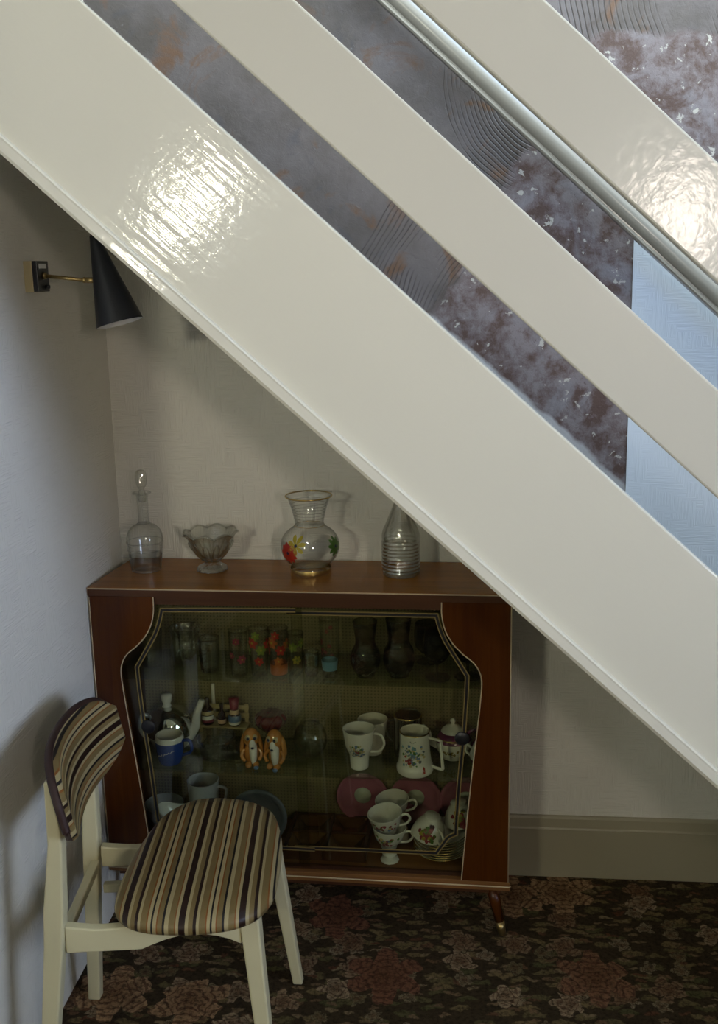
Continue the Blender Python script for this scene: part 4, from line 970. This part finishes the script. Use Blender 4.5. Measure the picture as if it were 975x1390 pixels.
for side in (0, 1):
    for i in range(NV):
        for j in range(NW):
            q = [side*nn+i*(NW+1)+j, side*nn+(i+1)*(NW+1)+j, side*nn+(i+1)*(NW+1)+j+1, side*nn+i*(NW+1)+j+1]; fs.append(tuple(q)); 
mb.add(vs, fs[:NV*NW], 0, True)
mb.f += fs[NV*NW:]; mb.mi += [1]*(NV*NW); mb.sm += [True]*(NV*NW)
bk = mb.build('backrest', ['fabric', 'fabbrown'], ch, loc=tuple(-Vector(ch.location)), uv=uv)
# brown piping round the pad
edge = [padpt(*padshape(0, j)[:2], -.006) for j in range(2, NW)]+[padpt(*padshape(i, NW)[:2], -.006) for i in range(0, NV-1)]
MB().tube(edge, [.004]*2+[.0085]*(len(edge)-6)+[.0075, .006, .0045, .003], 8).build('edge_band', 'fabbrown', bk)
def ck(mb, name, mats='chaircream', bevel=.004): return kid(mb, name, mats, ch, bevel)
def post(p0, p1, p2, w0=.034, d0=.042):
    mb = MB(); mb.bar(p1, p2, d0, w0, d0*.75, w0*.72, upv=(1, 0, 0)); mb.bar(p0, p1, d0*.75, w0*.85, d0, w0, upv=(1, 0, 0)); return mb
def leg4(pts, name='leg'):
    # pts: (centre, wx, wy) sections from bottom to top
    mb = MB(); vs = []
    for (x, y, z), wx, wy in pts:
        for i, j in ((-1, -1), (1, -1), (1, 1), (-1, 1)): vs.append((x+i*wx/2, y+j*wy/2, z))
    m_ = len(pts); mb.add(vs, [(3, 2, 1, 0), tuple((m_-1)*4+i for i in range(4))]+[(k*4+i, k*4+(i+1) % 4, (k+1)*4+(i+1) % 4, (k+1)*4+i) for k in range(m_-1) for i in range(4)])
    return ck(mb, name)
leg4([((.085, -.925, 0.001), .030, .026), ((.125, -.905, .38), .040, .030), ((.130, -.900, .46), .042, .030), ((.140, -.890, .60), .030, .028), ((.136, -.885, .735), .020, .026)])
leg4([((.065, -.585, 0.001), .030, .026), ((.095, -.612, .38), .036, .028), ((.100, -.612, .46), .038, .028), ((.106, -.612, .60), .028, .026), ((.092, -.612, .720), .018, .024)])
leg4([((.552, -.872, 0.001), .026, .026), ((.520, -.845, .36), .038, .034), ((.513, -.840, .440), .042, .036)])
leg4([((.548, -.500, 0.001), .024, .024), ((.515, -.556, .36), .034, .030), ((.505, -.560, .440), .038, .032)])
def rail(a, b_, top, h, arch, wd, name, droop=.0):
    mb = MB(); vs = []; a = Vector(a); b_ = Vector(b_); n_ = 14; d_ = (b_-a); sd = Vector((-d_.y, d_.x, 0)).normalized()*wd/2
    for i in range(n_+1):
        t = i/n_; p = a+d_*t; ht = h-arch*math.sin(pi*min(1, max(0, (t-.45)/.55)))**.8 if arch else h
        z1 = top-droop*math.sin(pi*min(1, t/.45))*(1 if t < .45 else 0); z0 = top-ht
        vs += [tuple(p-sd+Vector((0, 0, z0))), tuple(p+sd+Vector((0, 0, z0))), tuple(p+sd+Vector((0, 0, z1))), tuple(p-sd+Vector((0, 0, z1)))]
    mb.add(vs, [(3, 2, 1, 0), tuple(n_*4+i for i in range(4))]+[(k*4+i, k*4+(i+1) % 4, (k+1)*4+(i+1) % 4, (k+1)*4+i) for k in range(n_) for i in range(4)])
    return ck(mb, name, bevel=.003)
rail((.146, -.897, 0), (.496, -.845, 0), .424, .060, .028, .022, 'side_rail', .010)
rail((.118, -.608, 0), (.488, -.558, 0), .424, .052, .024, .022, 'side_rail', .008)
rail((.508, -.824, 0), (.508, -.575, 0), .424, .050, 0, .022, 'front_rail')
rail((.135, -.886, 0), (.108, -.625, 0), .395, .022, 0, .020, 'back_rail')
rail((.115, -.604, 0), (.500, -.552, 0), .322, .022, 0, .018, 'stretcher')
